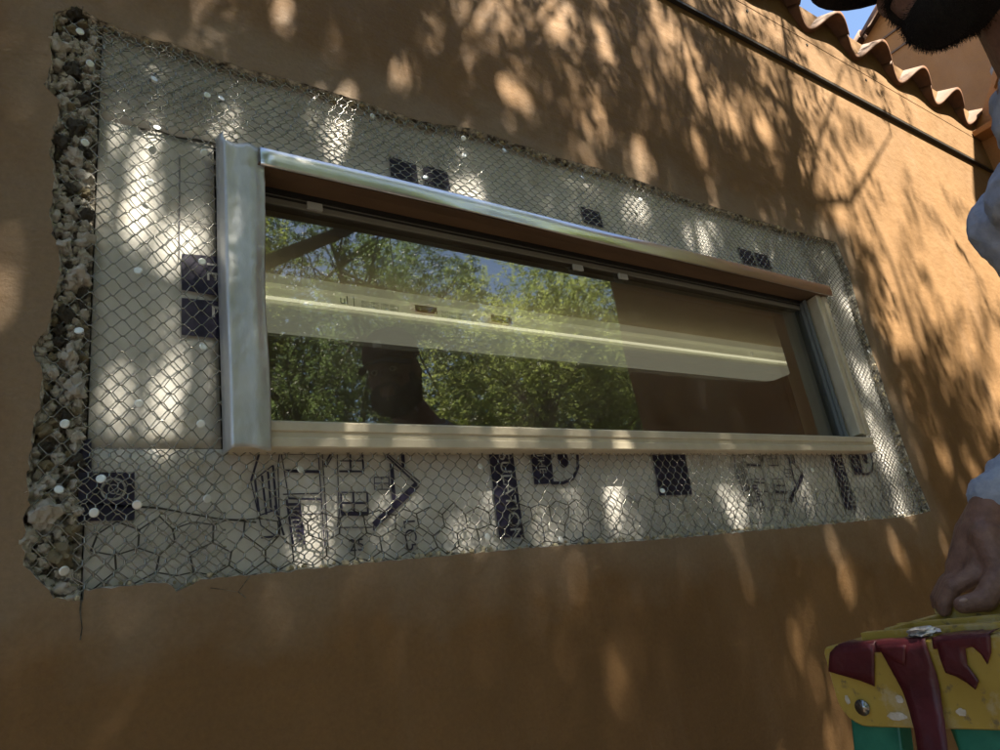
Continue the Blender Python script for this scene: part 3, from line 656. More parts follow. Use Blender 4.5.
# ------------------------------------------------------------------ wire netting
def netting(label, x0, x1, z0, z1, cw, ch, tw, vertical, ybase, r, seed, clip=None, ang=0.0):
    """hexagonal netting: zigzag wires joined by short twists; vertical swaps the axes"""
    segs = []
    ux, uz = (z1 - z0, x1 - x0) if vertical else (x1 - x0, z1 - z0)
    amp = ch
    def pt(i, j, up):
        a_ = i * cw * 0.5; b_ = j * (amp + tw) + (amp if up else 0)
        wob = 0.0016
        a2 = a_ + wob * noise2(a_, b_, 55, seed) * 1.5 + 0.012 * noise2(a_, b_, 5, seed + 1)
        b2 = b_ + wob * noise2(a_, b_, 50, seed + 2) + 0.012 * noise2(a_, b_, 4, seed + 3)
        a2, b2 = a2 * math.cos(ang) - b2 * math.sin(ang), b2 * math.cos(ang) + a2 * math.sin(ang)
        x, z = (x0 + b2, z0 + a2) if vertical else (x0 + a2, z0 + b2)
        y = ybase - 0.0045 * noise2(x, z, 11, seed + 4) - 0.0014 * noise2(x, z, 90, seed + 5)
        return (x, y, z)
    nj = int(uz / (amp + tw)) + 2; ni = int(ux / (cw * 0.5)) + 2
    for j in range(-1, nj):
        for i in range(-1, ni):
            upi = (i + j) % 2 == 0
            p = pt(i, j, upi); q = pt(i + 1, j, not upi)
            cands = [(p, q, r, r)]
            if upi: cands.append((p, pt(i, j + 1, False), r * 1.7, r * 1.7))
            for s in cands:
                mx, mz = (s[0][0] + s[1][0]) / 2, (s[0][2] + s[1][2]) / 2
                if not (x0 - .002 <= mx <= x1 + .002 and z0 - .002 <= mz <= z1 + .002): continue
                if not inloop(mx, mz): continue
                if clip and not clip(mx, mz): continue
                segs.append(s)
    V, F = tube_arrays(segs, 4)
    o = mesh_obj('wire_netting', V, F, M['wire'], None, True)
    tag(o, label, 'wire netting', 'hexagonal wire netting pieces'); return o
NL = netting('hexagonal wire netting to the left of the window, hung over the mortar rubble', 0.045, 0.263, H + 0.10, H + 0.97, 0.0245, 0.0095, 0.0032, True, 0.009, 0.0008, 20)
NT = netting('hexagonal wire netting stretched above the window head', 0.085, 2.10, H + 0.803, H + 1.0, 0.0235, 0.0062, 0.0042, False, 0.007, 0.00095, 30)
NB = netting('hexagonal wire netting stretched below the window sill', 0.088, 2.08, H + 0.085, H + 0.277, 0.0230, 0.0085, 0.0048, False, 0.0075, 0.00085, 40)
NR = netting('fine wire netting bunched to the right of the window', 2.00, 2.22, H + 0.09, H + 0.99, 0.0215, 0.0050, 0.0026, False, 0.004, 0.0009, 50)
NT2 = netting('second loose layer of wire netting over the upper left corner of the window', 0.10, 0.75, H + 0.83, H + 0.985, 0.0225, 0.0085, 0.0070, False, 0.0045, 0.0008, 60, ang=0.08)
for o in (NL, NT, NB): pass
# old dark lath wire showing through along the bottom
segs = []
random.seed(5)
def bigpt(i, j):
    x = 0.11 + i * 0.0225; z = H + 0.108 + j * 0.033 + (0.0125 if (i + j) % 2 else -0.0)
    return (x + 0.012 * noise2(x, z, 30, 70), 0.012 - 0.003 * noise2(x, z, 12, 72), z + 0.011 * noise2(x, z, 33, 71))
for j in range(0, 3):
    for i in range(0, 92):
        a0 = bigpt(i, j); a1 = bigpt(i + 1, j); segs.append((a0, a1, 0.0009, 0.0009))
        if (i + j) % 2 and j < 2: segs.append((a0, bigpt(i, j + 1), 0.0012, 0.0012))
segs = [s for s in segs if inloop(s[0][0], s[0][2]) and inloop(s[1][0], s[1][2])]
V, F = tube_arrays(segs, 4); o = mesh_obj('old_lath_wire', V, F, M['wire_old']); tag(o, 'dark old lath wire with wide cells along the lower edge of the patch', 'wire')
# nails
bm = bmesh.new()
n_ = 12; prof = [(0.0058, 0.0), (0.0060, -0.0009), (0.0045, -0.0016), (0.0022, -0.0012)]
rings_ = [[bm.verts.new((r * math.cos(2*math.pi*k/n_), y, r * math.sin(2*math.pi*k/n_))) for k in range(n_)] for r, y in prof]
for a0, b0 in zip(rings_, rings_[1:]):
    for k in range(n_): bm.faces.new((a0[k], a0[(k+1) % n_], b0[(k+1) % n_], b0[k]))
bm.faces.new(rings_[-1])
me_n = bpy.data.meshes.new('nail'); bmesh.ops.recalc_face_normals(bm, faces=bm.faces); bm.to_mesh(me_n); bm.free(); me_n.materials.append(M['nail']); me_n.polygons.foreach_set('use_smooth', [True]*len(me_n.polygons))
NAILS = {NL: [(80, 32), (90, 64), (85, 143), (157, 128), (204, 153), (150, 183), (138, 271), (202, 262), (79, 331), (203, 347), (139, 404), (201, 424), (65, 424), (59, 490), (101, 479), (64, 571)],
         NT: [(154, 80), (207, 96), (221, 99), (372, 117), (463, 139), (464, 156), (425, 178), (504, 151), (582, 178), (640, 200), (700, 224), (780, 240)],
         NB: [(94, 513), (137, 505), (207, 499), (480, 467), (487, 537), (662, 491), (300, 470), (560, 540), (760, 505), (812, 470)],
         NR: [(846, 300), (868, 352), (888, 408), (905, 470)]}
for par, pts in NAILS.items():
    for p in pts:
        q = W(p[0], p[1], 0.004); o = bpy.data.objects.new('nail', me_n); link(o, par); o.location = (q.x, 0.0035 if par in (NL,) else 0.0025, q.z)
        o.rotation_euler = (random.uniform(-.35, .35), 0, random.uniform(-.35, .35))

# ------------------------------------------------------------------ trees (reflected in the glass; they cast the dappled shade; added ones cut skylight)
SX, SZ = 0.204, 1.6
def shadow_uv(p): return p[0] + p[1] * SX, p[2] + p[1] * SZ - H     # where a point's shadow meets the house wall
GAPS = []
for (px_, py_, rx, rz_) in [(225, 25, .03, .03), (285, 15, .03, .03), (362, 65, .035, .05), (330, 32, .03, .04), (410, 82, .025, .045), (440, 50, .03, .03), (480, 20, .04, .06), (515, 95, .03, .07), (602, 120, .03, .09), (560, 18, .04, .06), (605, 45, .04, .09),
        (690, 60, .05, .14), (700, 150, .04, .08), (660, 20, .05, .1), (760, 120, .05, .1), (640, 160, .03, .06), (150, 130, .035, .04), (185, 205, .04, .05), (240, 100, .03, .03), (340, 112, .04, .04), (430, 150, .03, .03), (480, 180, .04, .04), (640, 196, .06, .04), (705, 222, .06, .04), (780, 250, .07, .04),
        (140, 192, .045, .045), (160, 362, .045, .055), (175, 325, .035, .04), (205, 240, .02, .03), (128, 135, .03, .03), (150, 335, .03, .03), (130, 215, .03, .03), (40, 265, .015, .03), (8, 275, .02, .03), (0, 20, .0, .0),
        (398, 642, .016, .03), (365, 590, .012, .02), (612, 690, .02, .06), (656, 582, .022, .025), (180, 738, .04, .03), (720, 600, .015, .02), (835, 545, .03, .03), (850, 590, .03, .03), (900, 552, .03, .03), (945, 545, .03, .04), (950, 470, .05, .06),
        (370, 482, .04, .03), (320, 492, .03, .03), (405, 470, .03, .02), (620, 490, .02, .05), (655, 515, .03, .02), (560, 530, .02, .02), (750, 495, .06, .03), (800, 470, .05, .03), (890, 440, .05, .06), (870, 360, .05, .05), (855, 290, .05, .04), (905, 490, .05, .04), (480, 520, .03, .02)]:
    q = W(px_, py_)
    if rx > 0: gs = 1.45 if (0.08 < q.x < 2.2 and 0.09 < q.z - H < 1.0) else 1.12; GAPS.append((q.x, q.z - H, rx * gs, rz_ * gs))
GP = np.array(GAPS)
def dens(x, z):
    """how leafy the crown is, as seen from the sun"""
    d = np.ones_like(x)
    lit = 1 / (1 + np.exp(-((x - 2.10) / 0.16))) * 1 / (1 + np.exp(-((z - (1.62 - 0.42 * x)) / 0.10)))
    d = d * (1 - 0.95 * lit)
    mid = 1 / (1 + np.exp(-((x - 1.25) / 0.15))) * 1 / (1 + np.exp(-((z - 1.08) / 0.06)))
    low = 1 / (1 + np.exp((z - 0.12) / 0.05))
    pt_ = (1 / (1 + np.exp(-(x - 0.05) / 0.05))) * (1 / (1 + np.exp((x - 2.2) / 0.05))) * (1 / (1 + np.exp(-(z - 0.10) / 0.04))) * (1 / (1 + np.exp((z - 1.0) / 0.04)))
    return d * (1 - 0.58 * mid) * (0.60 + 0.40 * low) * (1 - 0.22 * pt_)
def leaf_mesh(name, centers, dirs, n_leaf, ll, lw, tonebase, carve=True):
    """sprays of small paired leaflets along a twig"""
    C = np.repeat(centers, n_leaf, 0); Dd = np.repeat(dirs, n_leaf, 0); tb = np.repeat(tonebase, n_leaf)
    k = np.tile(np.arange(n_leaf), len(centers)); t = (k // 2) / max(1, n_leaf // 2)
    up = np.tile(np.array([0, 0, 1.0]), (len(C), 1)); side = np.cross(Dd, up); side /= np.linalg.norm(side, axis=1)[:, None] + 1e-9
    sgn = np.where(k % 2 == 0, 1.0, -1.0)[:, None]
    tl = ll * n_leaf * 0.24
    base = C + Dd * (t * tl)[:, None] + rng.normal(0, 0.006, C.shape)
    ld = side * sgn + Dd * 0.55 + rng.normal(0, 0.35, C.shape); ld /= np.linalg.norm(ld, axis=1)[:, None]
    nn = np.cross(ld, Dd); nn += rng.normal(0, 0.5, C.shape); wv = np.cross(nn, ld); wv /= np.linalg.norm(wv, axis=1)[:, None] + 1e-9
    L_ = (ll * rng.uniform(0.7, 1.25, len(C)))[:, None]; Wd = (lw * rng.uniform(0.7, 1.2, len(C)))[:, None]
    a0 = base; b0 = base + ld * L_ * 0.5 + wv * Wd * 0.5; c0 = base + ld * L_; d0 = base + ld * L_ * 0.5 - wv * Wd * 0.5
    keep = np.ones(len(C), bool)
    if carve:
        m_ = (a0 + c0) / 2; su, sv = m_[:, 0] + m_[:, 1] * SX, m_[:, 2] + m_[:, 1] * SZ - H
        near_ = np.where((su > -0.4) & (su < 3.0) & (sv > -0.7) & (sv < 2.2))[0]
        wx = np.zeros(len(C)); wz = np.zeros(len(C))
        for i_ in near_:
            wx[i_] = noise.noise(Vector((su[i_] * 16, sv[i_] * 11, 3.1))) * 0.055; wz[i_] = noise.noise(Vector((su[i_] * 13, sv[i_] * 9, 8.7))) * 0.075
        su = su + wx; sv = sv + wz
        for gx, gz, rx, rz_ in GP: keep &= (((su - gx) / rx) ** 2 + ((sv - gz) / rz_) ** 2 > 1 - 0.5 * rng.random(len(C))) | (rng.random(len(C)) < 0.10)
    a0, b0, c0, d0, tb = a0[keep], b0[keep], c0[keep], d0[keep], tb[keep]
    n = len(a0); V = np.stack([a0, b0, c0, d0], 1).reshape(-1, 3)
    me = bpy.data.meshes.new(name); me.vertices.add(4 * n); me.vertices.foreach_set('co', V.ravel())
    me.loops.add(4 * n); me.loops.foreach_set('vertex_index', np.arange(4 * n)); me.polygons.add(n)
    me.polygons.foreach_set('loop_start', np.arange(n) * 4); me.update()
    at = me.attributes.new('tone', 'FLOAT', 'FACE'); at.data.foreach_set('value', np.clip(tb + rng.normal(0, 0.16, n), 0, 1).astype(np.float32))
    return me
def tree(name, label, base, trunk_h, ell, nclus, n_leaf, ll, lw, mk, carve=True, r0=0.11, use_dens=True, clump=1.6, thr=-0.15):
    root = empty(name, base); tag(root, label, 'tree', 'trees facing the house')
    base = np.array(base, float); top = base + np.array([0, 0, trunk_h]); segs = []; p = base.copy(); n = 5
    for i in range(n):
        q = base + (top - base) * (i + 1) / n + rng.normal(0, 0.05, 3) * np.array([1, 1, 0]); segs.append((p, q, r0 * (1 - 0.09 * i), r0 * (1 - 0.09 * (i + 1)))); p = q
    V_, F_ = tube_arrays(segs, 8); fin_tr = mesh_obj('trunk', V_, F_, M['bark'], root, True); fork = p
    E = np.array(ell); vol = E[:, 3] * E[:, 4] * E[:, 5]; pr = vol / vol.sum()
    pts = []
    tot = 0
    while tot < nclus:
        m_ = nclus; k = rng.choice(len(E), m_, p=pr); d = rng.normal(size=(m_, 3)); d /= np.linalg.norm(d, axis=1)[:, None]
        rad = rng.random(m_) ** (1 / 2.4); c = E[k, :3] + d * rad[:, None] * E[k, 3:6]
        nzv = np.array([noise.noise(Vector((a_[0] * clump, a_[1] * clump, a_[2] * clump))) for a_ in c]); ok = nzv > thr + 0.25 * rng.normal(size=m_) * 0.4
        if use_dens:
            su, sv = c[:, 0] + c[:, 1] * SX, c[:, 2] + c[:, 1] * SZ - H; ok &= rng.random(m_) < dens(su, sv)
        pts.append(c[ok]); tot += ok.sum()
        if len(pts) > 12: break
    c = np.concatenate(pts)[:nclus]
    cc = E[:, :3].mean(0); dirs = (c - cc) * np.array([1, 1, .5]); dirs /= np.linalg.norm(dirs, axis=1)[:, None] + 1e-9; dirs = dirs + rng.normal(0, 0.7, dirs.shape) + np.array([0, 0, -0.35]); dirs /= np.linalg.norm(dirs, axis=1)[:, None]
    tone = np.clip(0.5 + 0.5 * np.array([noise.noise(Vector(a_) * 0.9) for a_ in c]), 0, 1)
    me = leaf_mesh('crown', c, dirs, n_leaf, ll, lw, tone, carve); fin('crown', me, M[mk], root)
    # limbs: from the fork to scattered cluster centres, bent
    segs = []
    for e in E:
        ec = e[:3]; mid = fork + (ec - fork) * 0.55 + rng.normal(0, 0.12, 3); segs += [(fork, mid, r0 * 0.5, r0 * 0.36), (mid, ec, r0 * 0.36, r0 * 0.2)]
        near = c[np.linalg.norm((c - ec) / e[3:6], axis=1) < 1.0]
        for t in near[rng.choice(len(near), min(len(near), 26), replace=False)]:
            s = mid + (ec - mid) * rng.random(); m2 = s + (t - s) * 0.5 + rng.normal(0, 0.10, 3); segs += [(s, m2, 0.016, 0.010), (m2, t, 0.010, 0.003)]
    V_, F_ = tube_arrays(segs, 5); mesh_obj('limb', V_, F_, M['bark'], root, True)
    return root
tree('feathery_tree', 'large feathery shade tree in front of the window wall', (-0.5, -3.5, 0), 2.9,
     [(-0.7, -2.6, 6.2, 1.4, 0.8, 1.6), (0.6, -2.6, 6.5, 1.4, 0.8, 1.8), (1.9, -2.6, 6.5, 1.4, 0.8, 1.8), (3.2, -2.7, 6.3, 1.3, 0.8, 1.6), (4.2, -2.8, 5.6, 1.0, 0.8, 1.1), (0.9, -4.4, 4.6, 1.3, 0.8, 1.0), (-1.6, -2.9, 5.4, 1.2, 0.8, 1.5), (2.5, -1.35, 5.2, 1.2, 0.35, 0.9), (1.0, -1.4, 5.3, 1.0, 0.35, 0.7)],
     11500, 24, 0.048, 0.019, 'leaf', True, 0.13)
tree('airy_tree', 'airy young tree just right of the shade tree trunk', (2.9, -5.6, 0), 2.4,
     [(1.6, -5.2, 5.0, 1.2, 0.8, 1.3), (2.9, -5.4, 5.6, 1.2, 0.8, 1.3), (3.9, -5.5, 5.0, 1.0, 0.8, 1.3), (2.4, -5.6, 3.9, 1.2, 0.8, 0.9)],
     3400, 22, 0.045, 0.017, 'leaf_dark', False, 0.08, False)
tree('sky_block_tree_left', 'added sky-blocking tree left of the shade tree', (-4.6, -4.4, 0), 2.6,  # unseen tree added to cut skylight on the wall
     [(-3.6, -2.8, 6.4, 1.7, 1.6, 1.7), (-4.6, -4.6, 5.6, 1.9, 1.5, 1.8), (-3.0, -4.4, 7.2, 1.6, 1.4, 1.5), (-5.8, -3.0, 5.8, 1.5, 1.4, 1.5)],
     4600, 18, 0.085, 0.034, 'leaf_dark', False, 0.14, False)
tree('sky_block_tree_right', 'added sky-blocking tree beyond the house wing', (7.6, -4.6, 0), 3.6,  # added out of view to lower the ambient light from the right
     [(6.6, -4.2, 7.4, 1.5, 1.4, 1.5), (8.2, -4.6, 7.0, 1.6, 1.4, 1.8), (7.2, -5.2, 8.6, 1.6, 1.4, 1.3)],
     3400, 18, 0.085, 0.034, 'leaf_dark', False, 0.14, False)
tree('bushy_tree', 'lower bushy tree right of the shade tree', (6.2, -5.8, 0), 1.6,
     [(5.4, -5.6, 4.0, 1.4, 1.2, 1.5), (6.8, -5.8, 4.4, 1.5, 1.2, 1.7), (4.4, -5.6, 3.0, 1.1, 1.0, 1.2), (8.2, -6.2, 4.4, 1.4, 1.2, 1.7), (6.2, -6.0, 5.4, 1.5, 1.2, 1.1)],
     5600, 24, 0.052, 0.019, 'leaf', True, 0.10)
k = 0
for (x, y, hgt, lb) in [(-5.5, -7.5, 7.0, 'dark evergreen tree at the far left end of the back row'), (-1.6, -9.0, 7.4, 'dark evergreen tree second from the left in the back row'), (2.2, -9.4, 8.0, 'dark evergreen tree third from the left in the back row'), (6.0, -9.6, 8.4, 'dark evergreen tree fourth from the left in the back row'), (10.0, -10, 8.4, 'dark evergreen tree fifth from the left in the back row'), (14.5, -11, 9.0, 'dark evergreen tree at the far right end of the back row')]:
    tree('evergreen_tree', lb, (x, y, 0), 1.5, [(x, y, hgt * 0.30, 2.6, 1.4, hgt * 0.30), (x + 1.2, y + .3, hgt * 0.55, 2.0, 1.3, hgt * 0.28), (x - 1.3, y, hgt * 0.55, 2.0, 1.3, hgt * 0.28), (x, y, hgt * 0.8, 1.7, 1.1, hgt * 0.22)],
         4200, 18, 0.105, 0.042, 'leaf_dark', False, 0.15, False, 0.9)

# ------------------------------------------------------------------ step ladder
lad = empty('step_ladder', (1.05, -0.57, 0)); tag(lad, 'yellow-topped step ladder with green fibreglass rails and torn red tape', 'ladder')
CX = 0.945; ZC = H - 0.103; CB = H - 0.203; LY0, LY1 = -0.375, -0.765; DEP = 0.235
def cap_outline(n=6, r=0.035):
    pts = [];
    def arc(cy, cz, a0, a1, rr):
        for k in range(n + 1): t = a0 + (a1-a0)*k/n; pts.append((cy + rr*math.cos(t), cz + rr*math.sin(t)))
    arc(LY0 - .010, ZC - .010, 0, math.pi/2, .010); arc(LY1 + .010, ZC - .010, math.pi/2, math.pi, .010)
    arc(LY1 + r, CB + r, math.pi, 1.5*math.pi, r); arc(LY0 - r, CB + r, 1.5*math.pi, 2*math.pi, r)
    return pts
ol = cap_outline(); bm = bmesh.new(); rr = []
for x, s in ((CX, 0.0), (CX + .004, .004), (CX + DEP - .004, .004), (CX + DEP, 0.0)):
    rr.append([bm.verts.new((x, (LY0+LY1)/2 + (y - (LY0+LY1)/2) * (0.985 + s*3.7), (ZC+CB)/2 + (z - (ZC+CB)/2) * (0.96 + s*10))) for y, z in ol])
for a0, b0 in zip(rr, rr[1:]):
    for i in range(len(ol)): bm.faces.new((a0[i], a0[(i+1) % len(ol)], b0[(i+1) % len(ol)], b0[i]))
bm.faces.new(rr[0]); bm.faces.new(rr[-1]); bmesh.ops.recalc_face_normals(bm, faces=bm.faces)
bm_obj('cap', bm, M['yellow'], lad)
# raised lips and tool tray ridges on the cap
for (x0, x1, y0, y1, h_) in [(CX + .045, CX + .062, LY1 + .02, LY0 - .035, .010), (CX + DEP - .022, CX + DEP - .004, LY1 + .01, LY0 - .06, .020), (CX + .115, CX + .127, LY1 + .03, LY0 - .05, .012), (CX + .062, CX + DEP - .022, LY0 - .075, LY0 - .060, .012)]:
    box_obj('tray_ridge', (x0, x1, y0, y1, ZC - .002, ZC + h_), M['yellow'], lad, 0.003)
def rail(name, xt, yt, xb, yb, wx, wy, m, z1=CB + .02, z0=0.0):
    V = []
    for (x, y, z) in ((xb, yb, z0), (xt, yt, z1)):
        for dx, dy in ((0, 0), (wx, 0), (wx, wy), (0, wy)): V.append((x + dx, y + dy, z))
    o = fix_normals(mesh_obj(name, V, [(0, 1, 5, 4), (1, 2, 6, 5), (2, 3, 7, 6), (3, 0, 4, 7), (0, 3, 2, 1), (4, 5, 6, 7)], m, lad))
    b = o.modifiers.new('bev', 'BEVEL'); b.width = 0.003; b.segments = 2; return o
rail('rear_rail', .958, -.449, .62, -.36, .030, .066, M['green']); rail('rear_rail', .958, -.660, .62, -.76, .030, .066, M['green'])
rail('rear_rail', .958, -.572, .62, -.60, .030, .060, M['green'])
rail('front_rail', 1.115, -.449, 1.52, -.33, .055, .028, M['green']); rail('front_rail', 1.115, -.735, 1.52, -.86, .055, .028, M['green'])
for z in (0.30, 0.60, 0.90, 1.18):
    t = 1 - z / (CB + .02); xs_ = 1.115 + .405 * t
    box_obj('step', (xs_ - .015, xs_ + .075, -.735 - .125 * t + .028, -.449 + .119 * t, z - .012, z), M['stepalu'], lad, 0.002)
    xr = .958 - .338 * t; box_obj('rear_brace', (xr + .004, xr + .026, -.660 - .1 * t + .066, -.449 + .089 * t, z - .025, z), M['stepalu'], lad)
for y in (-.40, -.78): 
    V_, F_ = tube_arrays([((.80, y, .72), (1.31, y - .0, .72), .006, .006)], 6); mesh_obj('spreader', V_, F_, M['stepalu'], lad)
q = pix((864, 707), 0, CX); bm = bmesh.new(); bmesh.ops.create_cone(bm, cap_ends=True, segments=16, radius1=.010, radius2=.008, depth=.006, matrix=Matrix.Translation((CX - .002, q[1], q[2])) @ Matrix.Rotation(math.pi/2, 4, 'Y')); bm_obj('rivet', bm, M['wire'], lad, True)
# paint and plaster splashes on the cap
for (px_, py_, a_, b_) in [(897, 716, .012, .005), (900, 699, .005, .005), (962, 712, .006, .004), (848, 700, .003, .006)]:
    q = pix((px_, py_), 0, CX); V = []; n_ = 18
    for k in range(n_): t = 2*math.pi*k/n_; s = 1 + .35 * noise.noise(Vector((math.cos(t)*1.5, math.sin(t)*1.5, px_))); V.append((CX - .0012, q[1] + a_*s*math.cos(t), q[2] + b_*s*math.sin(t)))
    mesh_obj('plaster_splash', V, [tuple(range(n_))], M['plaster'], lad)
# red tape: torn pieces, drawn on the cap face plane
def tape_piece(name, label, pts, off, curl=0.0, top=None):
    P = [pix(p, 0, CX) for p in pts]; bm = bmesh.new()
    vs = [bm.verts.new((CX - off, p[1], p[2])) for p in P]; es = [bm.edges.new((vs[i], vs[(i+1) % len(vs)])) for i in range(len(vs))]
    bmesh.ops.triangle_fill(bm, use_beauty=True, edges=es); bmesh.ops.subdivide_edges(bm, edges=bm.edges[:], cuts=3, use_grid_fill=True); bmesh.ops.triangulate(bm, faces=bm.faces)
    zt = max(p[2] for p in P)
    for v in bm.verts:
        d = (zt - v.co.z)
        v.co.x -= 0.0012 * (1 + noise.noise(v.co * 45)) + curl * max(0, d - .05) ** 1.4 * 3 + 0.0020 * abs(noise.noise(v.co * 24 + Vector((9, 0, 0))))
    if top:      # folds over the top edge on to the cap
        yA, yB, dep = top; nn = 14; b0 = []
        for i in range(nn + 1):
            y = yA + (yB - yA) * i / nn; dd = dep * (0.75 + 0.5 * noise.noise(Vector((y * 60, off * 900, 0))))
            b0.append([bm.verts.new((CX - off - .0012, y, ZC - .010)), bm.verts.new((CX - off * .3 + .001, y, ZC + .0022)), bm.verts.new((CX + dd, y, ZC + .0030 + .002 * abs(noise.noise(Vector((y * 50, 3, 0))))))])
        for a0, c0 in zip(b0, b0[1:]):
            for k_ in range(2): bm.faces.new((a0[k_], c0[k_], c0[k_+1], a0[k_+1]))
    o = bm_obj(name, bm, M['duct'], None, True); s = o.modifiers.new('thick', 'SOLIDIFY'); s.thickness = 0.0006
    return tag(o, label, 'tape', 'red tape on the ladder top')
yA = pix((838, 645), 0, CX)[1]; yM = pix((876, 645), 0, CX)[1]; yN = pix((927, 645), 0, CX)[1]; yR = pix((990, 640), 0, CX)[1]
tape_piece('tape_strip', 'dark red tape wrapped round the left corner of the ladder top', [(832, 652), (838, 645), (876, 643), (876, 686), (862, 680), (848, 676), (830, 671)], .0028, 0, (yA, yM, .030))
tape_piece('tape_strip', 'long dark red tape strap hanging diagonally from the ladder top', [(880, 645), (910, 643), (927, 641), (938, 672), (948, 712), (957, 742), (962, 775), (938, 775), (922, 728), (905, 690)], .0035, 0.3, (yM, yN, .022))
tape_piece('tape_strip', 'torn dark red tape flap in the middle of the ladder top', [(880, 646), (910, 644), (909, 664), (898, 660), (890, 654)], .0075, 0.2)
tape_piece('tape_strip', 'ragged torn red tape patch at the right of the ladder top', [(937, 640), (992, 634), (993, 652), (989, 664), (983, 654), (974, 646), (967, 648), (969, 664), (981, 680), (977, 689), (968, 682), (958, 676), (947, 672), (942, 658)], .0030, 0, (yN - .008, yR, .055))
# small things lying on the ladder top
def crumple(name, label, cat, loc, sx, sy, sz, m):
    bm = bmesh.new(); bmesh.ops.create_icosphere(bm, subdivisions=3, radius=1.0)
    for v in bm.verts: v.co *= 1 + .45 * noise.noise(v.co * 2.1 + Vector(loc)) + .25 * noise.noise(v.co * 5 + Vector(loc))
    for v in bm.verts: v.co = Vector((v.co.x * sx, v.co.y * sy, v.co.z * sz))
    o = bm_obj(name, bm, m, None, False); o.location = loc; return tag(o, label, cat)
q = pix((922, 634), 2, ZC + .006); crumple('foil_scrap', 'crumpled silver foil scrap on the ladder top', 'foil', (q[0] + .004, q[1], ZC + .0085), .016, .018, .006, M['foil'])
q = pix((985, 618), 2, ZC + .02)
bm = bmesh.new(); bmesh.ops.create_grid(bm, x_segments=12, y_segments=8, size=0.5)
for v in bm.verts: v.co = Vector((v.co.x * .09, v.co.y * .12, .004 * noise.noise(v.co * 6)))
o = bm_obj('paper_sheet', bm, M['plaster'], None, True); o.location = (1.105, -.625, ZC + .0235); o.rotation_euler = (0.02, 0.03, .4); tag(o, 'small pale paper sheet on the ladder top under the hand', 'paper')

# ------------------------------------------------------------------ person
def cap_chain(bm, pts, rs, seg=14):
    """closed tapered tube through pts with round joints (merged by remesh)"""
    for i, (p, r) in enumerate(zip(pts, rs)):
        bmesh.ops.create_icosphere(bm, subdivisions=2, radius=r * 1.04, matrix=Matrix.Translation(p))
    for (p, q, r0, r1) in zip(pts, pts[1:], rs, rs[1:]):
        p = Vector(p); q = Vector(q); d = q - p
        bmesh.ops.create_cone(bm, cap_ends=True, segments=seg, radius1=r0, radius2=r1, depth=d.length, matrix=Matrix.Translation((p + q) / 2) @ d.to_track_quat('Z', 'Y').to_matrix().to_4x4())
def ell(bm, c, r, rot=None, sub=3):
    m_ = Matrix.Translation(c) @ (rot.to_4x4() if rot else Matrix.Identity(4)) @ Matrix.Diagonal((*r, 1)); bmesh.ops.create_icosphere(bm, subdivisions=sub, radius=1.0, matrix=m_)
def remesh(bm, vox, smooth_it=4, fac=0.5):
    me = bpy.data.meshes.new('tmp'); bm.to_mesh(me); bm.free(); o = bpy.data.objects.new('tmp', me); COL.objects.link(o)
    r = o.modifiers.new('r', 'REMESH'); r.mode = 'VOXEL'; r.voxel_size = vox; s = o.modifiers.new('s', 'SMOOTH'); s.iterations = smooth_it; s.factor = fac
    dg = bpy.context.evaluated_depsgraph_get(); dg.update(); out = bpy.data.meshes.new_from_object(o.evaluated_get(dg)); bpy.data.objects.remove(o); out.materials.clear(); return out
FEET = (1.50, -0.72, 0.60)
per = empty('person', FEET); tag(per, 'bearded person in a blue-grey shirt and dark red cap holding the ladder top', 'person')
def PT(px_, py_, t):
    d = RM @ np.array([px_ - 500.0, -(py_ - 375.0), -FPX]); return Vector((CAMP + t * d / np.linalg.norm(d)).tolist())
hf = Vector((-0.76, 0.65, 0)); hs = Vector((0.65, 0.76, 0))              # facing, person's right
hc = Vector((1.008, -0.798, H + 0.772))
pitch = math.radians(-16)
hm = Matrix((( -hs.x, hf.x, 0), (-hs.y, hf.y, 0), (0, 0, 1)))            # local x = person's left, y = forward, z = up
hm = hm @ Matrix.Rotation(pitch, 3, 'X')
def hp(x, y, z): return hc + hm @ Vector((x, y, z))
sm = Vector((1.155, -0.845, H + 0.535)); shR = Vector((1.305, -0.690, H + 0.462)); shL = Vector((1.13, -1.03, H + 0.49))
hip = Vector((1.62, -0.84, H - 0.02)); chest = Vector((1.31, -0.85, H + 0.34)); waist = Vector((1.50, -0.84, H + 0.12))
elb = Vector((1.47, -0.705, H + 0.20)); wri = PT(993, 506, 1.30)
elbL = Vector((1.22, -1.18, H + 0.20)); wriL = Vector((1.18, -1.02, H + 0.02))
body = bmesh.new()
ell(body, hp(0, -.015, .035), (.076, .098, .098), hm); ell(body, hp(0, .030, -.045), (.060, .068, .075), hm); ell(body, hp(0, .062, -.085), (.038, .035, .030), hm)
ell(body, hp(0, .092, -.012), (.013, .016, .022), hm); ell(body, hp(0, .100, -.022), (.015, .013, .010), hm); ell(body, hp(0, .084, -.052), (.024, .012, .009), hm); ell(body, hp(0, .082, -.064), (.022, .012, .008), hm)
for s in (-1, 1): ell(body, hp(s*.078, -.008, -.008), (.010, .020, .032), hm); ell(body, hp(s*.034, .072, -.030), (.024, .018, .022), hm); ell(body, hp(s*.033, .076, .026), (.026, .014, .010), hm)
cap_chain(body, [hp(0, -.03, -.05), hp(0, -.045, -.11), sm + Vector((-.02, .0, .03))], [.058, .060, .072])
cap_chain(body, [sm, chest, waist, hip], [.10, .125, .115, .125])
cap_chain(body, [shL, elbL, wriL], [.055, .042, .028]); cap_chain(body, [shR, elb, wri], [.055, .042, .028])
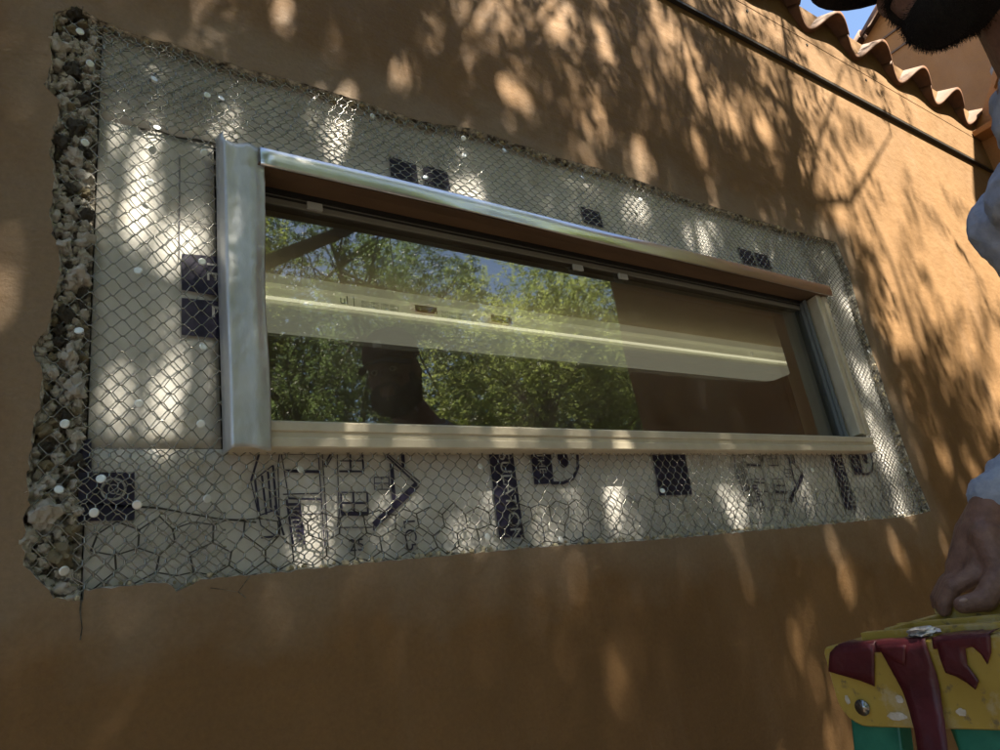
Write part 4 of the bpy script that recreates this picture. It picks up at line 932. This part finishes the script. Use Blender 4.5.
kR = Vector((1.53, -0.64, 1.03)); kL = Vector((1.54, -0.86, 1.03)); aR = Vector((1.56, -0.66, 0.68)); aL = Vector((1.56, -0.80, 0.68))
cap_chain(body, [hip + Vector((0, .09, -.04)), kR, aR], [.085, .058, .040]); cap_chain(body, [hip + Vector((0, -.09, -.04)), kL, aL], [.085, .058, .040])
for a_ in (aR, aL): cap_chain(body, [a_ + Vector((.03, 0, -.03)), a_ + Vector((-.13, 0, -.045))], [.038, .028])
# right hand resting on the ladder top: palm, four fingers closing over the far edge, thumb
kn = PT(971, 572, 1.30)
hside0 = Vector((0.80, 0.50, 0.10)).normalized()
cap_chain(body, [wri, wri.lerp(kn, .45) + hside0 * .008, kn + hside0 * .010], [.030, .036, .032])
hd = (kn - wri).normalized(); hside = Vector((0.80, 0.50, 0.10)); hside = (hside - hd * hside.dot(hd)).normalized()    # across the knuckles
FT = ZC + 0.012
fbase = [kn + hside * s for s in (-.030, -.010, .011, .030)]
for i, b0 in enumerate(fbase):
    lg = (.95, 1.05, 1.0, .82)[i]
    tip = PT(944, 611, 1.275) + hside * (.017 * i) ; p1 = b0.lerp(tip, .45) + Vector((-.006, .006, .008)) * lg; p2 = b0.lerp(tip, .85) + Vector((-.002, .004, .004)); p3 = tip
    cap_chain(body, [wri.lerp(kn, .5) + hside * (-.018 + .012 * i), b0, p1, p2, p3], [.018, .0150, .0128, .0115, .0095], 10)
tb = wri.lerp(kn, .45) + hside * -.026
t1 = PT(1003, 572, 1.255); t2 = PT(985, 600, 1.235); t3 = PT(963, 605, 1.225)
cap_chain(body, [tb, t1, t2, t3], [.024, .0195, .0160, .0125], 12)
# left hand
knL = wriL + Vector((-.03, .05, -.07)); cap_chain(body, [wriL, knL], [.030, .030])
for i in range(4):
    b0 = knL + Vector((.02, .02, 0)) * (i - 1.5) ; cap_chain(body, [b0, b0 + Vector((-.01, .015, -.035)), b0 + Vector((.005, .02, -.062))], [.0115, .010, .008], 10)
cap_chain(body, [wriL + Vector((-.02, -.0, -.02)), wriL + Vector((-.045, .02, -.06)), wriL + Vector((-.045, .035, -.085))], [.016, .012, .010], 10)
me = remesh(body, 0.0042, 3, 0.5); b_o = fin('body', me, M['skin'], per, True)
# thumb nail
bm = bmesh.new(); nd = (t3 - t2).normalized(); ell(bm, t3 + Vector((-.003, -.004, .006)), (.0065, .0075, .0035), nd.to_track_quat('Y', 'Z').to_matrix()); bm_obj('thumb_nail', bm, M['nailskin'], per, True)
# eyes
for s in (-1, 1):
    bm = bmesh.new(); ell(bm, hp(s*.031, .078, .006), (.012, .010, .009), hm); bm_obj('eye', bm, M['plaster'], per, True)
    bm = bmesh.new(); ell(bm, hp(s*.031, .0865, .005), (.005, .003, .005), hm, 2); bm_obj('iris', bm, M['beard'], per, True)
# beard with hairs
bd = bmesh.new()
for (x, y, z, a_, b_, c_) in [(0, .058, -.098, .050, .044, .040), (.040, .030, -.080, .034, .050, .044), (-.040, .030, -.080, .034, .050, .044), (.062, -.005, -.055, .017, .032, .055), (-.062, -.005, -.055, .017, .032, .055), (0, .088, -.041, .030, .014, .009), (.030, .080, -.055, .012, .014, .022), (-.030, .080, -.055, .012, .014, .022), (0, .012, -.108, .048, .050, .030)]:
    ell(bd, hp(x, y, z), (a_, b_, c_), hm)
me = remesh(bd, 0.004, 3); beard = fin('beard', me, M['beard'], per, True)
segs = []
vv = np.empty(len(me.vertices) * 3); me.vertices.foreach_get('co', vv); vv = vv.reshape(-1, 3); nn_ = np.empty(len(me.vertices) * 3); me.vertices.foreach_get('normal', nn_); nn_ = nn_.reshape(-1, 3)
for i in rng.choice(len(vv), min(len(vv), 7000), replace=False):
    d = nn_[i] + rng.normal(0, .45, 3) + np.array([0, 0, -.7]); d /= np.linalg.norm(d); segs.append((vv[i], vv[i] + d * rng.uniform(.003, .010), .0004, .0002))
V_, F_ = tube_arrays(segs, 3); mesh_obj('beard_hair', V_, F_, M['beard'], beard)
for ch in beard.children: ch.location = (0, 0, 0)
hr = bmesh.new(); ell(hr, hp(0, -.045, .0), (.080, .075, .085), hm); me = remesh(hr, .006, 2); fin('hair', me, M['beard'], per, True)
# baseball cap with brim
V = []; F = []; nu, nv = 32, 10
for j in range(nv + 1):
    t = j / nv * math.pi / 2
    for i in range(nu): 
        a_ = 2 * math.pi * i / nu; V.append(hp(.089 * math.cos(t) ** .75 * math.cos(a_) if t < 1.57 else 0, -.012 + .110 * (math.cos(t) ** .75 if t < 1.57 else 0) * math.sin(a_), .045 + .098 * math.sin(t)))
for j in range(nv):
    for i in range(nu): F.append((j*nu+i, j*nu+(i+1) % nu, (j+1)*nu+(i+1) % nu, (j+1)*nu+i))
cp = mesh_obj('cap', V, F, M['capred'], per, True); cp.modifiers.new('t', 'SOLIDIFY').thickness = .003
V = []; F = []
for i in range(19):
    a_ = math.pi * (0.08 + 0.84 * i / 18)
    for j in range(7):
        s = j / 6; x = .086 * math.cos(a_) * (1 + .02 * s); y = -.012 + .107 * math.sin(a_) + s * .082 * math.sin(a_) ** .6
        V.append(hp(x, y, .044 - .016 * s - 2.6 * x * x * (1 if True else 0)))
for i in range(18):
    for j in range(6): F.append((i*7+j, (i+1)*7+j, (i+1)*7+j+1, i*7+j+1))
br = mesh_obj('brim', V, F, M['beard'], per, True); br.modifiers.new('t', 'SOLIDIFY').thickness = .004
em = mesh_obj('cap_emblem', [hp(x, -.012 + .110 * .93, z) + hm @ Vector((0, .004, 0)) for x, z in ((-.014, .075), (.014, .075), (.014, .100), (-.014, .100))], [(0, 1, 2, 3)], M['board_print'], per)
# shirt, trousers, boots
shb = bmesh.new()
cap_chain(shb, [sm + Vector((-.0, 0, -.012)), chest, waist, hip + Vector((-.02, 0, .03))], [.105, .145, .138, .142])
ell(shb, sm.lerp(shR, .6) + Vector((.0, 0, -.02)), (.10, .08, .07)); ell(shb, sm.lerp(shL, .6) + Vector((0, 0, -.02)), (.10, .08, .07))
cap_chain(shb, [shR, shR.lerp(elb, .5), elb, elb.lerp(wri, .55), elb.lerp(wri, .90)], [.070, .062, .056, .048, .041]); cap_chain(shb, [shL, shL.lerp(elbL, .5), elbL, elbL.lerp(wriL, .88)], [.070, .062, .056, .042])
ca = elb.lerp(wri, .80); cb_ = elb.lerp(wri, .93); cap_chain(shb, [ca, cb_], [.0500, .0470])
me = remesh(shb, 0.0055, 5)
nrm = [v.normal.copy() for v in me.vertices]
for v, nv_ in zip(me.vertices, nrm):
    p = v.co.copy(); v.co = p + nv_ * (0.008 * noise.noise(p * 14) + 0.024 * (0.42 - abs(noise.noise(Vector((p.x * 20 + p.z * 14, p.y * 20, p.z * 34 - p.x * 10))))) * (0.5 + noise.noise(p * 6)) - 0.003 * abs(noise.noise(p * 55)))
fin('shirt', me, M['shirt'], per, True)
tr_ = bmesh.new(); cap_chain(tr_, [hip + Vector((0, .085, -.02)), kR, aR], [.125, .082, .068]); cap_chain(tr_, [hip + Vector((0, -.085, -.02)), kL, aL], [.125, .082, .068]); ell(tr_, hip, (.14, .16, .12))
me = remesh(tr_, .008, 4); fin('trousers', me, M['trouser'], per, True)
for a_ in (aR, aL):
    bb = bmesh.new(); cap_chain(bb, [a_ + Vector((.025, 0, .05)), a_ + Vector((.025, 0, -.03)), a_ + Vector((-.14, 0, -.042))], [.056, .050, .038]); me = remesh(bb, .006, 3)
    fin('boot', me, M['boot'], per, True)
